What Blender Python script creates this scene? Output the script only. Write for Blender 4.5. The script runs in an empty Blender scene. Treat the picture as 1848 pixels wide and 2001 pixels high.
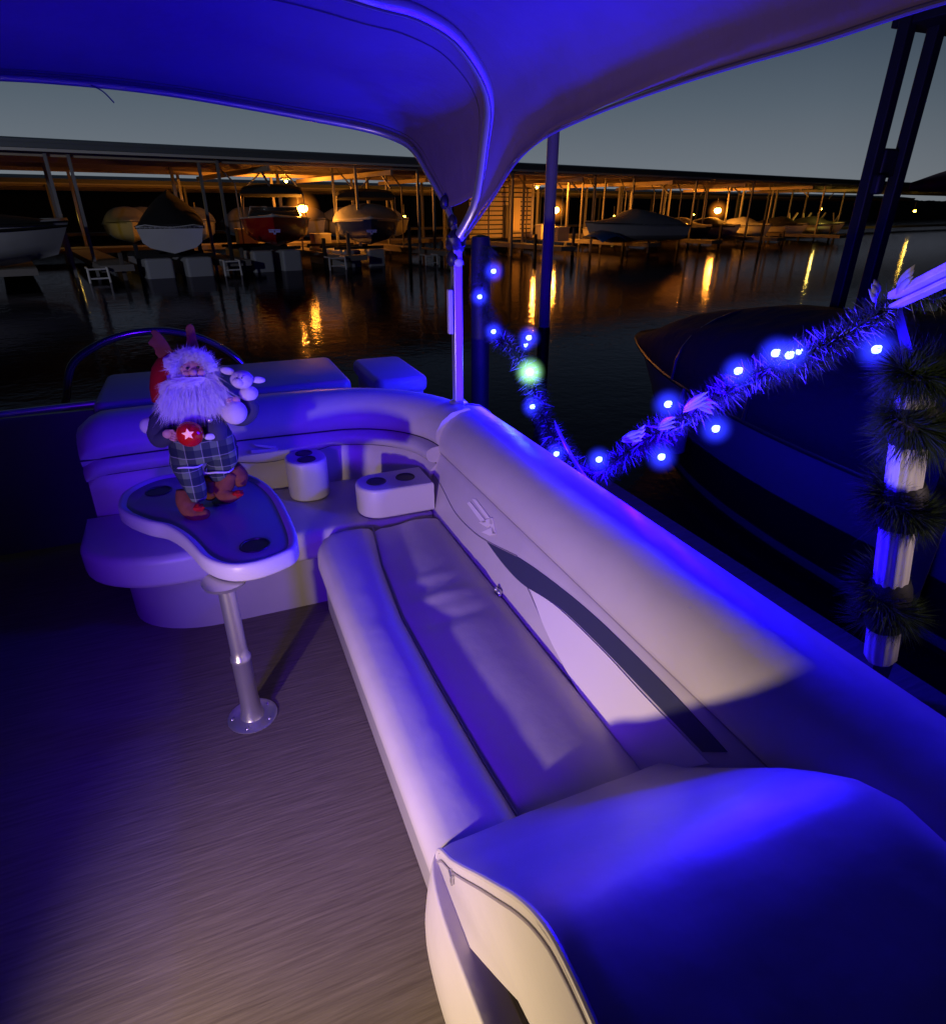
import bpy, math, random
from mathutils import Vector as V, Matrix, noise as mn
random.seed(7)
sc = bpy.context.scene
COL = sc.collection
R = math.radians
# ------------------------------------------------------------------ camera
HC = 1.75; FD = 1200.0; CX, CY = 924.0, 1000.5
PITCH, YAW = 26.2, 22.6
cam = bpy.data.cameras.new('camera'); co = bpy.data.objects.new('camera', cam); COL.objects.link(co)
co.location = (0, 0, HC); co.rotation_euler = (R(90-PITCH), 0, R(-YAW))
cam.sensor_fit = 'HORIZONTAL'; cam.sensor_width = 36; cam.lens = 36*FD/1848
cam.clip_start = .02; cam.clip_end = 2000
sc.camera = co
_p, _y = R(PITCH), R(YAW)
FW = V((math.sin(_y)*math.cos(_p), math.cos(_y)*math.cos(_p), -math.sin(_p)))
RT = V((math.cos(_y), -math.sin(_y), 0)); UP = RT.cross(FW)
C0 = V((0, 0, HC))
# planning helpers: where a line of sight of the photo meets a known plane of the place
def ray(u, v): return FW + RT*((u-CX)/FD) - UP*((v-CY)/FD)
def PZ(u, v, z): d = ray(u, v); return C0 + d*((z-HC)/d.z)
def PX(u, v, x): d = ray(u, v); return C0 + d*(x/d.x)
def PY(u, v, y): d = ray(u, v); return C0 + d*(y/d.y)
def PN(u, v, p0, n): d = ray(u, v); n = V(n); return C0 + d*((V(p0)-C0).dot(n)/d.dot(n))
# ------------------------------------------------------------------ materials
def mat(name, col, rough=.5, metal=0, spec=.5, bump=None, var=None, emit=None, trans=0, coat=0):
    m = bpy.data.materials.new(name); m.use_nodes = True
    nt = m.node_tree; b = nt.nodes['Principled BSDF']
    b.inputs['Base Color'].default_value = (*col, 1); b.inputs['Roughness'].default_value = rough
    b.inputs['Metallic'].default_value = metal; b.inputs['Specular IOR Level'].default_value = spec
    if coat: b.inputs['Coat Weight'].default_value = coat
    if trans: b.inputs['Transmission Weight'].default_value = trans
    if emit: b.inputs['Emission Color'].default_value = (*emit[0], 1); b.inputs['Emission Strength'].default_value = emit[1]
    tc = nt.nodes.new('ShaderNodeTexCoord')
    if var is not None:       # (scale vec, other colour, contrast)
        mp = nt.nodes.new('ShaderNodeMapping'); mp.inputs['Scale'].default_value = var[0]
        no = nt.nodes.new('ShaderNodeTexNoise'); no.inputs['Scale'].default_value = 1; no.inputs['Detail'].default_value = 6
        cr = nt.nodes.new('ShaderNodeValToRGB'); cr.color_ramp.elements[0].position = .5-var[2]; cr.color_ramp.elements[1].position = .5+var[2]
        cr.color_ramp.elements[0].color = (*col, 1); cr.color_ramp.elements[1].color = (*var[1], 1)
        nt.links.new(tc.outputs['Object'], mp.inputs[0]); nt.links.new(mp.outputs[0], no.inputs['Vector'])
        nt.links.new(no.outputs[0], cr.inputs[0]); nt.links.new(cr.outputs[0], b.inputs['Base Color'])
        if len(var) > 3: mp.inputs['Rotation'].default_value = (0, 0, var[3])
    if bump is not None:      # (scale vec, strength, distance)
        mp = nt.nodes.new('ShaderNodeMapping'); mp.inputs['Scale'].default_value = bump[0]
        no = nt.nodes.new('ShaderNodeTexNoise'); no.inputs['Scale'].default_value = 1; no.inputs['Detail'].default_value = 4
        bp = nt.nodes.new('ShaderNodeBump'); bp.inputs['Strength'].default_value = bump[1]; bp.inputs['Distance'].default_value = bump[2]
        nt.links.new(tc.outputs['Object'], mp.inputs[0]); nt.links.new(mp.outputs[0], no.inputs['Vector'])
        nt.links.new(no.outputs[0], bp.inputs['Height']); nt.links.new(bp.outputs[0], b.inputs['Normal'])
        if len(bump) > 3: mp.inputs['Rotation'].default_value = (0, 0, bump[3])
    return m
vinyl = mat('vinyl', (.60, .55, .51), .40, bump=((6, 6, 6), .28, .018), var=((6, 6, 6), (.52, .48, .45), .35))
vinyl_grey = mat('grey_vinyl', (.40, .37, .36), .45, bump=((30, 30, 30), .15, .003), var=((6, 6, 6), (.35, .33, .32), .3))
vinyl_white = mat('white_vinyl', (.82, .76, .70), .4, bump=((25, 25, 25), .12, .003))
vinyl_navy = mat('navy_vinyl', (.045, .05, .09), .4, bump=((90, 90, 90), .2, .001))
vinyl_pipe = mat('piping', (.30, .26, .28), .5)
seam = mat('seam', (.03, .025, .035), .7)
plastic = mat('moulded_plastic', (.62, .58, .55), .38, bump=((60, 60, 60), .1, .001))
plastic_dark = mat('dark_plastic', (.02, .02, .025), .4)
steel = mat('steel', (.62, .61, .60), .30, .85, bump=((60, 60, 4), .1, .001))
alu = mat('anodised_aluminium', (.62, .60, .60), .38, .75)
table_top = mat('table_top', (.27, .25, .27), .26, bump=((140, 140, 140), .2, .001), var=((160, 160, 160), (.28, .27, .28), .2))
canvas = mat('canvas', (.18, .125, .26), .9, spec=.05, bump=((7, 11, 7), .5, .018), var=((3, 3, 3), (.145, .10, .21), .4))
canvas_dark = mat('hem_canvas', (.12, .10, .13), .9, spec=.1)
deck_m = None
black_m = mat('blackened', (.012, .012, .016), .6)
fence_m = mat('fence_panel', (.10, .10, .13), .35, .3)
wood_dark = mat('dock_wood', (.075, .065, .06), .85, bump=((2, 50, 50), .5, .01), var=((2, 40, 3), (.12, .10, .09), .25))
white_paint = mat('white_paint', (.74, .72, .72), .45, bump=((40, 40, 40), .2, .003), var=((18, 18, 5), (.60, .57, .56), .3))
needle_m = mat('needles', (.020, .040, .006), .7, spec=.15, var=((60, 60, 60), (.05, .075, .018), .2))
needle_frost = mat('frosted_needles', (.42, .42, .44), .6)
ribbon_m = mat('ribbon', (.45, .42, .55), .35)
brown_felt = mat('brown_felt', (.30, .11, .045), .9, spec=.1, bump=((200, 200, 200), .5, .002), var=((40, 40, 40), (.22, .07, .03), .3))
red_felt = mat('red_felt', (.50, .012, .012), .8, spec=.2, bump=((300, 300, 300), .4, .002))
cream_fur = mat('cream_plush', (.80, .74, .66), .95, spec=.1, bump=((250, 250, 250), .8, .003))
white_fur = mat('white_hair', (.82, .80, .80), .7, spec=.2)
skin_m = mat('doll_skin', (.75, .40, .30), .55)
coat_m = mat('dark_coat', (.05, .055, .075), .85, bump=((260, 260, 260), .5, .002))
red_gloss = mat('red_gloss', (.70, .012, .01), .15, coat=.5)
star_m = mat('star_gold', (.95, .55, .45), .3, emit=((1, .35, .25), .5))
def plaid():
    m = mat('plaid', (.05, .10, .06), .9, spec=.1); nt = m.node_tree; b = nt.nodes['Principled BSDF']
    tc = nt.nodes.new('ShaderNodeTexCoord'); last = None
    base = nt.nodes.new('ShaderNodeRGB'); base.outputs[0].default_value = (.16, .24, .12, 1); last = base.outputs[0]
    for ax, sc_, col, lo in (('X', 21, (.02, .025, .05), .5), ('Z', 21, (.02, .03, .05), .5), ('X', 21, (.40, .42, .36), .994), ('Z', 21, (.40, .42, .36), .994)):
        w = nt.nodes.new('ShaderNodeTexWave'); w.bands_direction = ax; w.inputs['Scale'].default_value = sc_*.26
        if lo > .9: w.inputs['Phase Offset'].default_value = 1.9
        r = nt.nodes.new('ShaderNodeValToRGB'); r.color_ramp.elements[0].position = lo; r.color_ramp.elements[1].position = min(1, lo+.02)
        mx = nt.nodes.new('ShaderNodeMix'); mx.data_type = 'RGBA'
        nt.links.new(tc.outputs['Object'], w.inputs[0]); nt.links.new(w.outputs[1], r.inputs[0])
        mm = nt.nodes.new('ShaderNodeMath'); mm.operation = 'MULTIPLY'; mm.inputs[1].default_value = .75
        nt.links.new(r.outputs[0], mm.inputs[0]); nt.links.new(mm.outputs[0], mx.inputs['Factor'])
        nt.links.new(last, mx.inputs['A']); mx.inputs['B'].default_value = (*col, 1); last = mx.outputs['Result']
    nt.links.new(last, b.inputs['Base Color']); return m
plaid_m = plaid()
def glow(name, col, s):
    m = bpy.data.materials.new(name); m.use_nodes = True; nt = m.node_tree; nt.nodes.clear()
    e = nt.nodes.new('ShaderNodeEmission'); e.inputs[0].default_value = (*col, 1); e.inputs[1].default_value = s
    o = nt.nodes.new('ShaderNodeOutputMaterial'); nt.links.new(e.outputs[0], o.inputs[0]); return m
led_m = glow('led_blue', (.10, .16, 1), 14)
led_w = glow('led_white', (.55, 1, .55), 9)
led_flare = glow('led_flare_blue', (.03, .06, 1), 1.3); led_flarew = glow('led_flare_white', (.35, .9, .45), .8)  # emission for the flare spikes added round the bulbs
sodium_m = glow('sodium_bulb', (1, .34, .03), 170)
yellow_m = glow('yellow_bulb', (1, .56, .03), 60)
# ------------------------------------------------------------------ mesh helpers
class MB:
    def __init__(s): s.v = []; s.f = []
    def add(s, vs, fs):
        k = len(s.v); s.v += [tuple(p) for p in vs]; s.f += [tuple(i+k for i in f) for f in fs]; return s
    def grid(s, rows, cu=False, cv=False, caps=False):
        n, m = len(rows), len(rows[0]); vs = [p for r in rows for p in r]; fs = []
        for i in range(n if cu else n-1):
            for j in range(m if cv else m-1):
                a, b = i*m+j, i*m+(j+1) % m; c, d = ((i+1) % n)*m+(j+1) % m, ((i+1) % n)*m+j
                fs.append((a, b, c, d))
        if caps: fs.append(tuple(range(m))[::-1]); fs.append(tuple((n-1)*m+j for j in range(m)))
        return s.add(vs, fs)
    def box(s, a, b):
        x0, y0, z0 = a; x1, y1, z1 = b
        return s.add([(x0, y0, z0), (x1, y0, z0), (x1, y1, z0), (x0, y1, z0), (x0, y0, z1), (x1, y0, z1), (x1, y1, z1), (x0, y1, z1)],
                     [(0, 3, 2, 1), (4, 5, 6, 7), (0, 1, 5, 4), (1, 2, 6, 5), (2, 3, 7, 6), (3, 0, 4, 7)])
    def obox(s, c, ax, ay, az):
        c, ax, ay, az = V(c), V(ax), V(ay), V(az)
        vs = [c+ax*i+ay*j+az*k for k in (-1, 1) for j in (-1, 1) for i in (-1, 1)]
        return s.add(vs, [(0, 2, 3, 1), (4, 5, 7, 6), (0, 1, 5, 4), (1, 3, 7, 5), (3, 2, 6, 7), (2, 0, 4, 6)])
    def beam(s, a, b, w, h=None):
        a, b = V(a), V(b); d = (b-a); n = d.normalized(); h = h or w
        u = n.cross(V((0, 0, 1))); u = u.normalized() if u.length > .01 else V((1, 0, 0)); v = u.cross(n)
        return s.obox((a+b)/2, u*w/2, v*h/2, d/2)
    def tube(s, pts, r, n=10, caps=True, flat=1):
        pts = [V(p) for p in pts]; rs = r if isinstance(r, (list, tuple)) else [r]*len(pts); rows = []
        t0 = (pts[1]-pts[0]).normalized(); u = t0.cross(V((0, 0, 1)))
        if u.length < .05: u = t0.cross(V((1, 0, 0)))
        u.normalize()
        for i, p in enumerate(pts):
            t = (pts[min(i+1, len(pts)-1)]-pts[max(i-1, 0)]).normalized()
            u = (u-t*u.dot(t)).normalized(); w = t.cross(u)
            rows.append([p+u*math.cos(2*math.pi*k/n)*rs[i]+w*math.sin(2*math.pi*k/n)*rs[i]*flat for k in range(n)])
        return s.grid(rows, cv=True, caps=caps)
    def ball(s, c, r, n=12, m=16, rot=None, jit=0):
        c = V(c); r = (r, r, r) if not isinstance(r, (list, tuple)) else r; rot = rot or Matrix.Identity(3); rows = []
        for i in range(n+1):
            th = math.pi*(i/n)*.998+.003; row = []
            for j in range(m):
                ph = 2*math.pi*j/m
                q = V((math.sin(th)*math.cos(ph), math.sin(th)*math.sin(ph), math.cos(th)))
                k = 1+jit*mn.noise(q*2.3+c*9) if jit else 1
                row.append(c+rot @ V((q.x*r[0]*k, q.y*r[1]*k, q.z*r[2]*k)))
            rows.append(row)
        return s.grid(rows, cv=True, caps=True)
    def lathe(s, c, prof, n=24, ax=None):
        c = V(c); rows = [[c+V((r*math.cos(2*math.pi*k/n), r*math.sin(2*math.pi*k/n), z)) for k in range(n)] for r, z in prof]
        return s.grid(rows, cv=True, caps=True)
    def prism(s, poly, z0, z1):
        n = len(poly); vs = [(x, y, z0) for x, y in poly]+[(x, y, z1) for x, y in poly]
        return s.add(vs, [tuple(range(n))[::-1], tuple(range(n, 2*n))]+[(i, (i+1) % n, (i+1) % n+n, i+n) for i in range(n)])
    def build(s, name, m, parent=None, smooth=True, bevel=0, sub=0, angle=40, solid=0):
        me = bpy.data.meshes.new(name); me.from_pydata(s.v, [], s.f); me.update()
        import bmesh
        bm = bmesh.new(); bm.from_mesh(me); bmesh.ops.recalc_face_normals(bm, faces=bm.faces); bm.to_mesh(me); bm.free()
        me.materials.append(m)
        o = bpy.data.objects.new(name, me); COL.objects.link(o)
        if smooth:
            for p in me.polygons: p.use_smooth = True
            if angle < 180: me.set_sharp_from_angle(angle=R(angle))
        if parent: o.parent = parent; 
        if parent and parent.type == 'EMPTY' or parent:
            o.matrix_parent_inverse = Matrix.Translation(-V(parent['_w'])) if '_w' in parent else Matrix.Identity(4)
        o['_w'] = tuple(parent['_w']) if parent and '_w' in parent else (0, 0, 0)
        if solid:
            q = o.modifiers.new('s', 'SOLIDIFY'); q.thickness = solid; q.offset = 0
        if bevel:
            q = o.modifiers.new('b', 'BEVEL'); q.width = bevel; q.segments = 3; q.limit_method = 'ANGLE'
        if sub:
            q = o.modifiers.new('u', 'SUBSURF'); q.levels = sub; q.render_levels = sub
        return o
def tag(o, label, cat, group=None, kind=None):
    if label: o['label'] = label
    if cat: o['category'] = cat
    if group: o['group'] = group
    if kind: o['kind'] = kind
    return o
def thing(name, loc, label, cat, group=None):
    o = bpy.data.objects.new(name, None); COL.objects.link(o); o.location = loc; o['_w'] = tuple(loc); o.empty_display_size = .1
    return tag(o, label, cat, group)
def cr(pts, n=8, closed=False):
    P = [V(p) for p in pts]; out = []; N = len(P)
    for i in range(N if closed else N-1):
        if closed: p0, p1, p2, p3 = P[(i-1) % N], P[i], P[(i+1) % N], P[(i+2) % N]
        else: p0, p1, p2, p3 = P[max(i-1, 0)], P[i], P[i+1], P[min(i+2, N-1)]
        for k in range(n):
            t = k/n
            out.append(.5*((2*p1)+(p2-p0)*t+(2*p0-5*p1+4*p2-p3)*t*t+(3*p1-p0-3*p2+p3)*t**3))
    if not closed: out.append(P[-1])
    return out
def lerp(a, b, t): return a+(b-a)*t
def interp(tab, x):
    if x <= tab[0][0]: return tab[0][1]
    for (a, b), (c, d) in zip(tab, tab[1:]):
        if x <= c: return b+(d-b)*(x-a)/(c-a)
    return tab[-1][1]
def aura(name, c, rad, col, s, parent):  # glowing volume that stands in for the halo round a light
    m = bpy.data.materials.new(name+'_glow'); m.use_nodes = True; n = m.node_tree; n.nodes.clear()
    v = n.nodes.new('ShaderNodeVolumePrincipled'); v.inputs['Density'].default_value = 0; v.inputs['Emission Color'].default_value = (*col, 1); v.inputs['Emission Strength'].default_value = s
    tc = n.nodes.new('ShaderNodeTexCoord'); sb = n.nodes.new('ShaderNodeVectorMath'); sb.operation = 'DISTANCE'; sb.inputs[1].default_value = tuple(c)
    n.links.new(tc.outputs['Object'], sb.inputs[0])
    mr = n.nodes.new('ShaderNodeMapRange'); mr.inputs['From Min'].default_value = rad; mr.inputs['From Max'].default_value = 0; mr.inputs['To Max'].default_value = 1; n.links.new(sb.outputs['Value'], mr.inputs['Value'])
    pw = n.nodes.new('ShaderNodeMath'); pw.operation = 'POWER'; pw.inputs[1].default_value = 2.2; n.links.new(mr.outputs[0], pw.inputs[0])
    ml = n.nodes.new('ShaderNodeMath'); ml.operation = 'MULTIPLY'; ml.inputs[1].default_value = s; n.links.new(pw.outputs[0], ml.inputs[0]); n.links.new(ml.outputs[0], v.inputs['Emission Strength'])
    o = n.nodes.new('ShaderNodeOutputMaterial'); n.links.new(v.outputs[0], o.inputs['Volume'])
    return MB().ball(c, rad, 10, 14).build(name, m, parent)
def cut(o, x, y, r, z0, z1):
    c = MB().lathe((x, y, 0), [(r, z0), (r, z1)], 32).build('cutter', o.data.materials[0], smooth=False)
    q = o.modifiers.new('c', 'BOOLEAN'); q.object = c; q.operation = 'DIFFERENCE'; q.solver = 'EXACT'
    dg = bpy.context.evaluated_depsgraph_get(); me = bpy.data.meshes.new_from_object(o.evaluated_get(dg)); o.modifiers.remove(q); o.data = me; me.set_sharp_from_angle(angle=R(40))
    bpy.data.objects.remove(c)
def pt_light(name, loc, col, power, rad=.02):
    l = bpy.data.lights.new(name, 'POINT'); l.color = col; l.energy = power; l.shadow_soft_size = rad
    o = bpy.data.objects.new(name, l); o.location = loc; COL.objects.link(o); return o

# ================================================================== OUR BOAT
# --- deck floor: woven vinyl with fine streaks running across the deck
a0, a1 = PZ(500, 1760, 0), PZ(700, 1668, 0); ang = math.atan2(a1.y-a0.y, a1.x-a0.x)
floor_m = mat('woven_floor', (.11, .090, .070), .75, spec=.15,
              bump=((9, 120, 1), .6, .003, -ang), var=((5, 95, 1), (.19, .16, .125), .25, -ang))
nt = floor_m.node_tree
for n_ in nt.nodes:
    if n_.type == 'MAPPING': n_.vector_type = 'POINT'
MB().box((-1.4, -2.2, -.06), (1.42, 4.45, 0)).build('deck', floor_m, smooth=False)['kind'] = 'structure'

# --- side bench
SB = thing('side_bench', (.6, 1.7, 0), 'long pale vinyl bench down the right side with navy and white swooshes on its backrest', 'bench')
def crease(y): return interp([(.85, .50), (1.1, .485), (1.4, .475), (1.8, .47), (2.2, .50), (2.5, .545), (2.7, .56)], y)
def seat_row(y, y0, y1, x0):
    e = min(y-y0, y1-y); rnd = .035*(1-min(1, e/.05))**2
    c = crease(y)
    w = .006*mn.noise(V((y*5, 0, 3)))
    wr = 0
    for yc, s_ in ((1.86, 1), (1.72, -.8), (2.0, .6)): wr += .012*s_*math.exp(-((y-yc)/.035)**2)
    xb = .872
    pr = [(x0+.05, .285), (x0+.015, .30), (x0+.0, .34), (x0+.003, .385), (x0+.025, .418), (x0+.06, .434), (x0+.12, .438+w), (c-.06, .436), (c-.025, .428), (c-.006, .410), (c, .404),
          (c+.006, .408), (c+.03, .418), (c+.08, .416+wr*.4), (c+.13, .422+wr), (c+.17, .430+wr), (.74, .432+wr*.5), (.80, .428), (.85, .418), (xb, .40), (xb, .30)]
    return [V((x+(.02*(1-min(1, e/.05))**2 if i < 6 else 0), y, z-(rnd if z > .35 else 0))) for i, (x, z) in enumerate(pr)]
y0, y1 = .80, 2.545; rows = []
N = 110
for i in range(N+1):
    y = y0+(y1-y0)*i/N; rows.append(seat_row(y, y0, y1, .262+(.05*max(0, (y-2.38)/.165)**2)))
MB().grid(rows, caps=True).build('seat_cushion', vinyl, SB, angle=60)
MB().tube([V((crease(y0+(y1-y0)*i/60)-.001, y0+(y1-y0)*i/60, .4085)) for i in range(61)], .0035, 6).build('seat_seam', vinyl_pipe, SB)
# base panel under the bench
poly = [(.30, .95), (.30, 2.55), (.34, 2.60), (1.28, 2.60), (1.28, .3), (.34, .3), (.315, .4)]
MB().prism(poly, .0, .30).build('base', vinyl_grey, SB, bevel=.02)
# backrest: plane inner face and a fat upper roll
BX, BZ = .862, .40; TX, TZ = .952, .665
NB = V((-(TZ-BZ), 0, TX-BX)).normalized()      # faces the seat
def back_row(y, ya, yb):
    e = min(y-ya, yb-y); k = (1-min(1, max(e, 0)/.09))**2
    pr = [(BX+.004, .30), (BX, BZ)]
    for i in range(1, 8): t = i/8; pr.append((lerp(BX, TX, t), lerp(BZ, TZ, t)))
    pr += [(TX, TZ-.006), (TX+.007, TZ), (TX-.004, TZ+.010), (TX-.008, TZ+.03), (TX-.004, TZ+.07), (TX+.015, TZ+.12), (TX+.055, TZ+.165), (TX+.11, TZ+.195), (TX+.18, TZ+.205), (TX+.25, TZ+.19),
           (TX+.305, TZ+.15), (TX+.335, TZ+.09), (TX+.345, TZ), (TX+.34, .45), (TX+.33, .12)]
    return [V((x+(TX+.17-x)*k*.22, y, z-k*(z-.3)*.14)) for x, z in pr]
rows = []; ya, yb = .12, 2.79
for i in range(91):
    y = ya+(yb-ya)*i/90; rows.append(back_row(y, ya, yb+.2))
MB().grid(rows, caps=True).build('backrest', vinyl, SB, angle=70)
P0 = V((BX, 0, BZ))
def face(u, v, off=.003):
    p = PN(u, v, P0+NB*off, NB); return p
def patch(pix, off, m, name, parent, thick=.004, n=5):
    pp = cr([face(u, v, off) for u, v in pix], n, closed=True) if n > 1 else [face(u, v, off) for u, v in pix]
    k = len(pp); b = MB(); b.add([p for p in pp]+[p-NB*thick for p in pp], [tuple(range(k))]+[(i, (i+1) % k, (i+1) % k+k, i+k) for i in range(k)])
    return b.build(name, m, parent, smooth=False)
def dens(pix, n=6):          # smooth a polyline of pixels
    return [(p.x, p.y) for p in cr([V((u, v, 0)) for u, v in pix], n)]
navy = dens([(950, 1058), (1010, 1088), (1080, 1137), (1160, 1203), (1250, 1290), (1330, 1372), (1420, 1470)])+dens([(1372, 1470), (1290, 1385), (1180, 1270), (1090, 1185), (1025, 1145), (985, 1105), (950, 1058)])[:-1]
patch(navy, .003, vinyl_navy, 'navy_swoosh', SB, n=1)
white = dens([(1036, 1152), (1090, 1188), (1180, 1275), (1260, 1362), (1385, 1492)])+dens([(1250, 1520), (1180, 1430), (1110, 1318), (1065, 1230), (1036, 1152)])[:-1]
patch(white, .0045, vinyl_white, 'white_swoosh', SB, n=1)
# seams on the face
def seamline(pix, r, name, parent, off=.001): 
    return MB().tube([face(u, v, off) for u, v in dens(pix)], r, 6).build(name, vinyl_pipe, parent)
seamline([(838, 912), (862, 950), (888, 1000), (920, 1035), (952, 1058), (1010, 1087)], .003, 'face_seam', SB)
seamline([(1030, 1148), (1100, 1300), (1175, 1425), (1240, 1505)], .002, 'inlay_stitching', SB)
# the pale bird-like emblem
em = []
for a, b, c, d in (((912, 983), (918, 980), (950, 1020), (940, 1021)), ((922, 975), (929, 975), (957, 1012), (950, 1013)), ((935, 1021), (958, 1012), (963, 1022), (950, 1030)), ((940, 1040), (962, 1030), (968, 1043), (955, 1046)), ((955, 1012), (962, 1012), (968, 1043), (962, 1043))):
    em.append([face(u, v, .004) for u, v in (a, b, c, d)])
b = MB()
for q in em:
    b.add(q+[p-NB*.004 for p in q], [(0, 1, 2, 3), (0, 4, 5, 1), (1, 5, 6, 2), (2, 6, 7, 3), (3, 7, 4, 0)])
b.build('emblem', vinyl_white, SB, smooth=False)
# chrome latch
k = face(975, 1157, .01)
b = MB(); b.ball(k, (.012, .016, .012)); b.ball(k+V((-.008, .012, .008)), .009); b.ball(k+V((-.004, -.014, -.004)), .008); b.build('latch', steel, SB)
MB().tube([V((TX+.002, y_i/20, TZ+.003)) for y_i in range(6, 56)], .0042, 6).build('upper_seam', vinyl_pipe, SB)
# vertical end seam where the corner section begins
MB().tube([p+V((0, .0, .0)) for p in [V((q.x, 2.802, q.z)) for q in back_row(2.0, ya, yb)][2:26]], .006, 6).build('end_piping', vinyl_pipe, SB)

# --- lounge backrest closing the near end of the side bench
LB = thing('lounge_backrest', (.7, .5, 0), 'puffy tilted lounge backrest closing the near end of the side bench', 'backrest')
def lrow(x, x0, x1):
    el = x-x0; er = x1-x
    kl = (1-min(1, el/.05))**2; kr = (1-min(1, max(er, 0)/.20))**2.2
    # (y, z) profile: foot, slope, crest, back, underside
    pr = [(.905, .36), (.895, .42), (.862, .465), (.80, .515), (.72, .60), (.64, .69), (.56, .775), (.50, .835), (.44, .885), (.38, .91), (.28, .90), (.1, .845), (-.08, .77), (-.15, .72), (-.15, .66), (-.05, .58), (.2, .57), (.40, .62), (.47, .60), (.54, .53), (.62, .45), (.70, .375), (.77, .325), (.84, .31), (.89, .325)]
    cy, cz = .5, .66
    s = 1-.06*kl
    out = []
    for y, z in pr:
        bul = .012*math.sin(math.pi*min(1, max(0, (z-.36)/.55)))
        yy = cy+(y-cy)*s; zz = cz+(z-cz)*s
        if z > .5: zz -= kr*(zz-.45)*.45; yy -= kr*.06
        out.append(V((x, yy, zz+bul*math.sin(math.pi*(x-x0)/(x1-x0))+.004*mn.noise(V((x*7, y*7, z*7))))))
    return out
rows = []; x0, x1 = .275, 1.03
for i in range(61):
    t = i/60; x = x0+(x1-x0)*(t**1.15); rows.append(lrow(x, x0, x1))
MB().grid(rows, cv=True, caps=True).build('cushion', vinyl, LB, angle=50)
edge = [V((x0+.004, p.y, p.z)) for p in rows[1]][0:13]
MB().tube(cr(edge, 4), .0055, 8).build('piping', vinyl, LB)
zt = cr([edge[i]+V((-.006, -.012, -.016)) for i in range(1, 13)], 3)
MB().tube(zt, .0028, 6).build('stitching', vinyl_pipe, LB)
k = edge[3]+V((-.008, -.02, -.03)); b = MB(); b.obox(k, (.003, 0, 0), (0, .006, 0), (0, 0, .012)); b.obox(k+V((0, 0, .017)), (.004, 0, 0), (0, .009, 0), (0, 0, .005)); b.build('zip_pull', steel, LB, bevel=.001)
MB().prism([(.30, -.3), (.30, .80), (.33, .86), (.42, .88), (.95, .88), (.95, -.3)], .33, .372).build('platform', vinyl_grey, LB, bevel=.01)
# curved moulded base panel under it
NPB = thing('bench_end_panel', (.5, .4, 0), 'curved beige base panel on the deck below the tilted lounge backrest', 'panel')
b = MB(); rows = []
for i in range(25):
    t = i/24; z = -.0+.40*t
    bulge = .022*math.sin(math.pi*t)
    rows.append([V((x, y, z)) for x, y in [(.60, .93-.0), (.40, .935), (.31-bulge*.3, .92), (.262-bulge, .86), (.245-bulge, .76), (.245-bulge, .6), (.25-bulge, .4), (.26-bulge, .1), (.27-bulge, -.5)]])
b.grid([cr([p+V((.035, -.03 if p.y > .9 else 0, 0)) for p in r], 5) for r in rows]).build('shell', vinyl, NPB, angle=50, solid=.075, bevel=.02)
0 and MB().tube(cr([(.60, .915, .385), (.42, .91, .385), (.335, .885, .385), (.295, .83, .385), (.283, .74, .385), (.283, .6, .385), (.286, .4, .385), (.30, -.5, .385)], 5), .036, 12, flat=.8).build('rim', vinyl, NPB)

# --- rear bench and corner
RB = thing('rear_bench', (0, 3.0, 0), 'low rear bench with curved pale backrest behind the pedestal table', 'bench')
path = []
def pp(x, y, nx, ny): path.append((V((x, y, 0)), V((nx, ny, 0)).normalized()))
for i in range(24): pp(-.66+i*(1.10/23), 3.14+.02*math.sin(i/23*3.14), 0, 1)
for i in range(1, 17):
    a = math.pi/2*i/16; pp(.44+.43*math.sin(a), 2.71+.43*math.cos(a), math.sin(a), math.cos(a))
pp(.87, 2.80-.02, 1, 0) if False else None
prf = [(.01, .28), (.0, .42), (.012, .50), (.022, .575), (.030, .612), (.034, .617), (.012, .622), (-.008, .63), (-.022, .655), (-.018, .685), (.012, .70), (.017, .704), (.004, .712), (-.006, .735), (-.002, .78), (.03, .83), (.08, .865), (.16, .878), (.25, .868), (.32, .83), (.35, .76), (.355, .5), (.35, .12)]
rows = []
for i, (p, n) in enumerate(path):
    k = max(0, 1-i/2.5)**2
    cz = 0
    # the lower crease dips over the middle of the bench
    dip = .05*math.exp(-((p.x-.17)/.22)**2) if i < 24 else 0
    pg = max(0, (i-24)/15)
    rows.append([p+n*(d+(.17-d)*k*.15+(.066*pg if z > .70 and d < .2 else (.03*pg if z > .6 and d < .2 else 0)))+V((0, 0, z-(dip if .56 < z < .66 else 0)-k*(z-.3)*.1)) for d, z in prf])
MB().grid(rows, caps=True).build('backrest', vinyl, RB, angle=70)
def creaseline(dd, zz, name):
    MB().tube([p+n*(dd+(.066 if zz > .7 else .03)*max(0, (i-24)/15))+V((0, 0, zz-(.05*math.exp(-((p.x-.17)/.22)**2) if i < 24 and zz < .66 else 0))) for i, (p, n) in enumerate(path)], .0045, 6).build(name, seam, RB)
creaseline(.028, .6175, 'lower_seam'); creaseline(.012, .704, 'upper_seam')
b = MB()
for q in ([(496, 868), (540, 872), (538, 878), (500, 872)], [(490, 880), (545, 876), (540, 882), (492, 886)]):
    w = [PY(u, v, 3.115) for u, v in q]; b.add(w+[p+V((0, .01, 0)) for p in w], [(0, 1, 2, 3), (0, 4, 5, 1), (1, 5, 6, 2), (2, 6, 7, 3), (3, 7, 4, 0)])
b.build('emblem', vinyl_white, RB, smooth=False)
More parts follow.
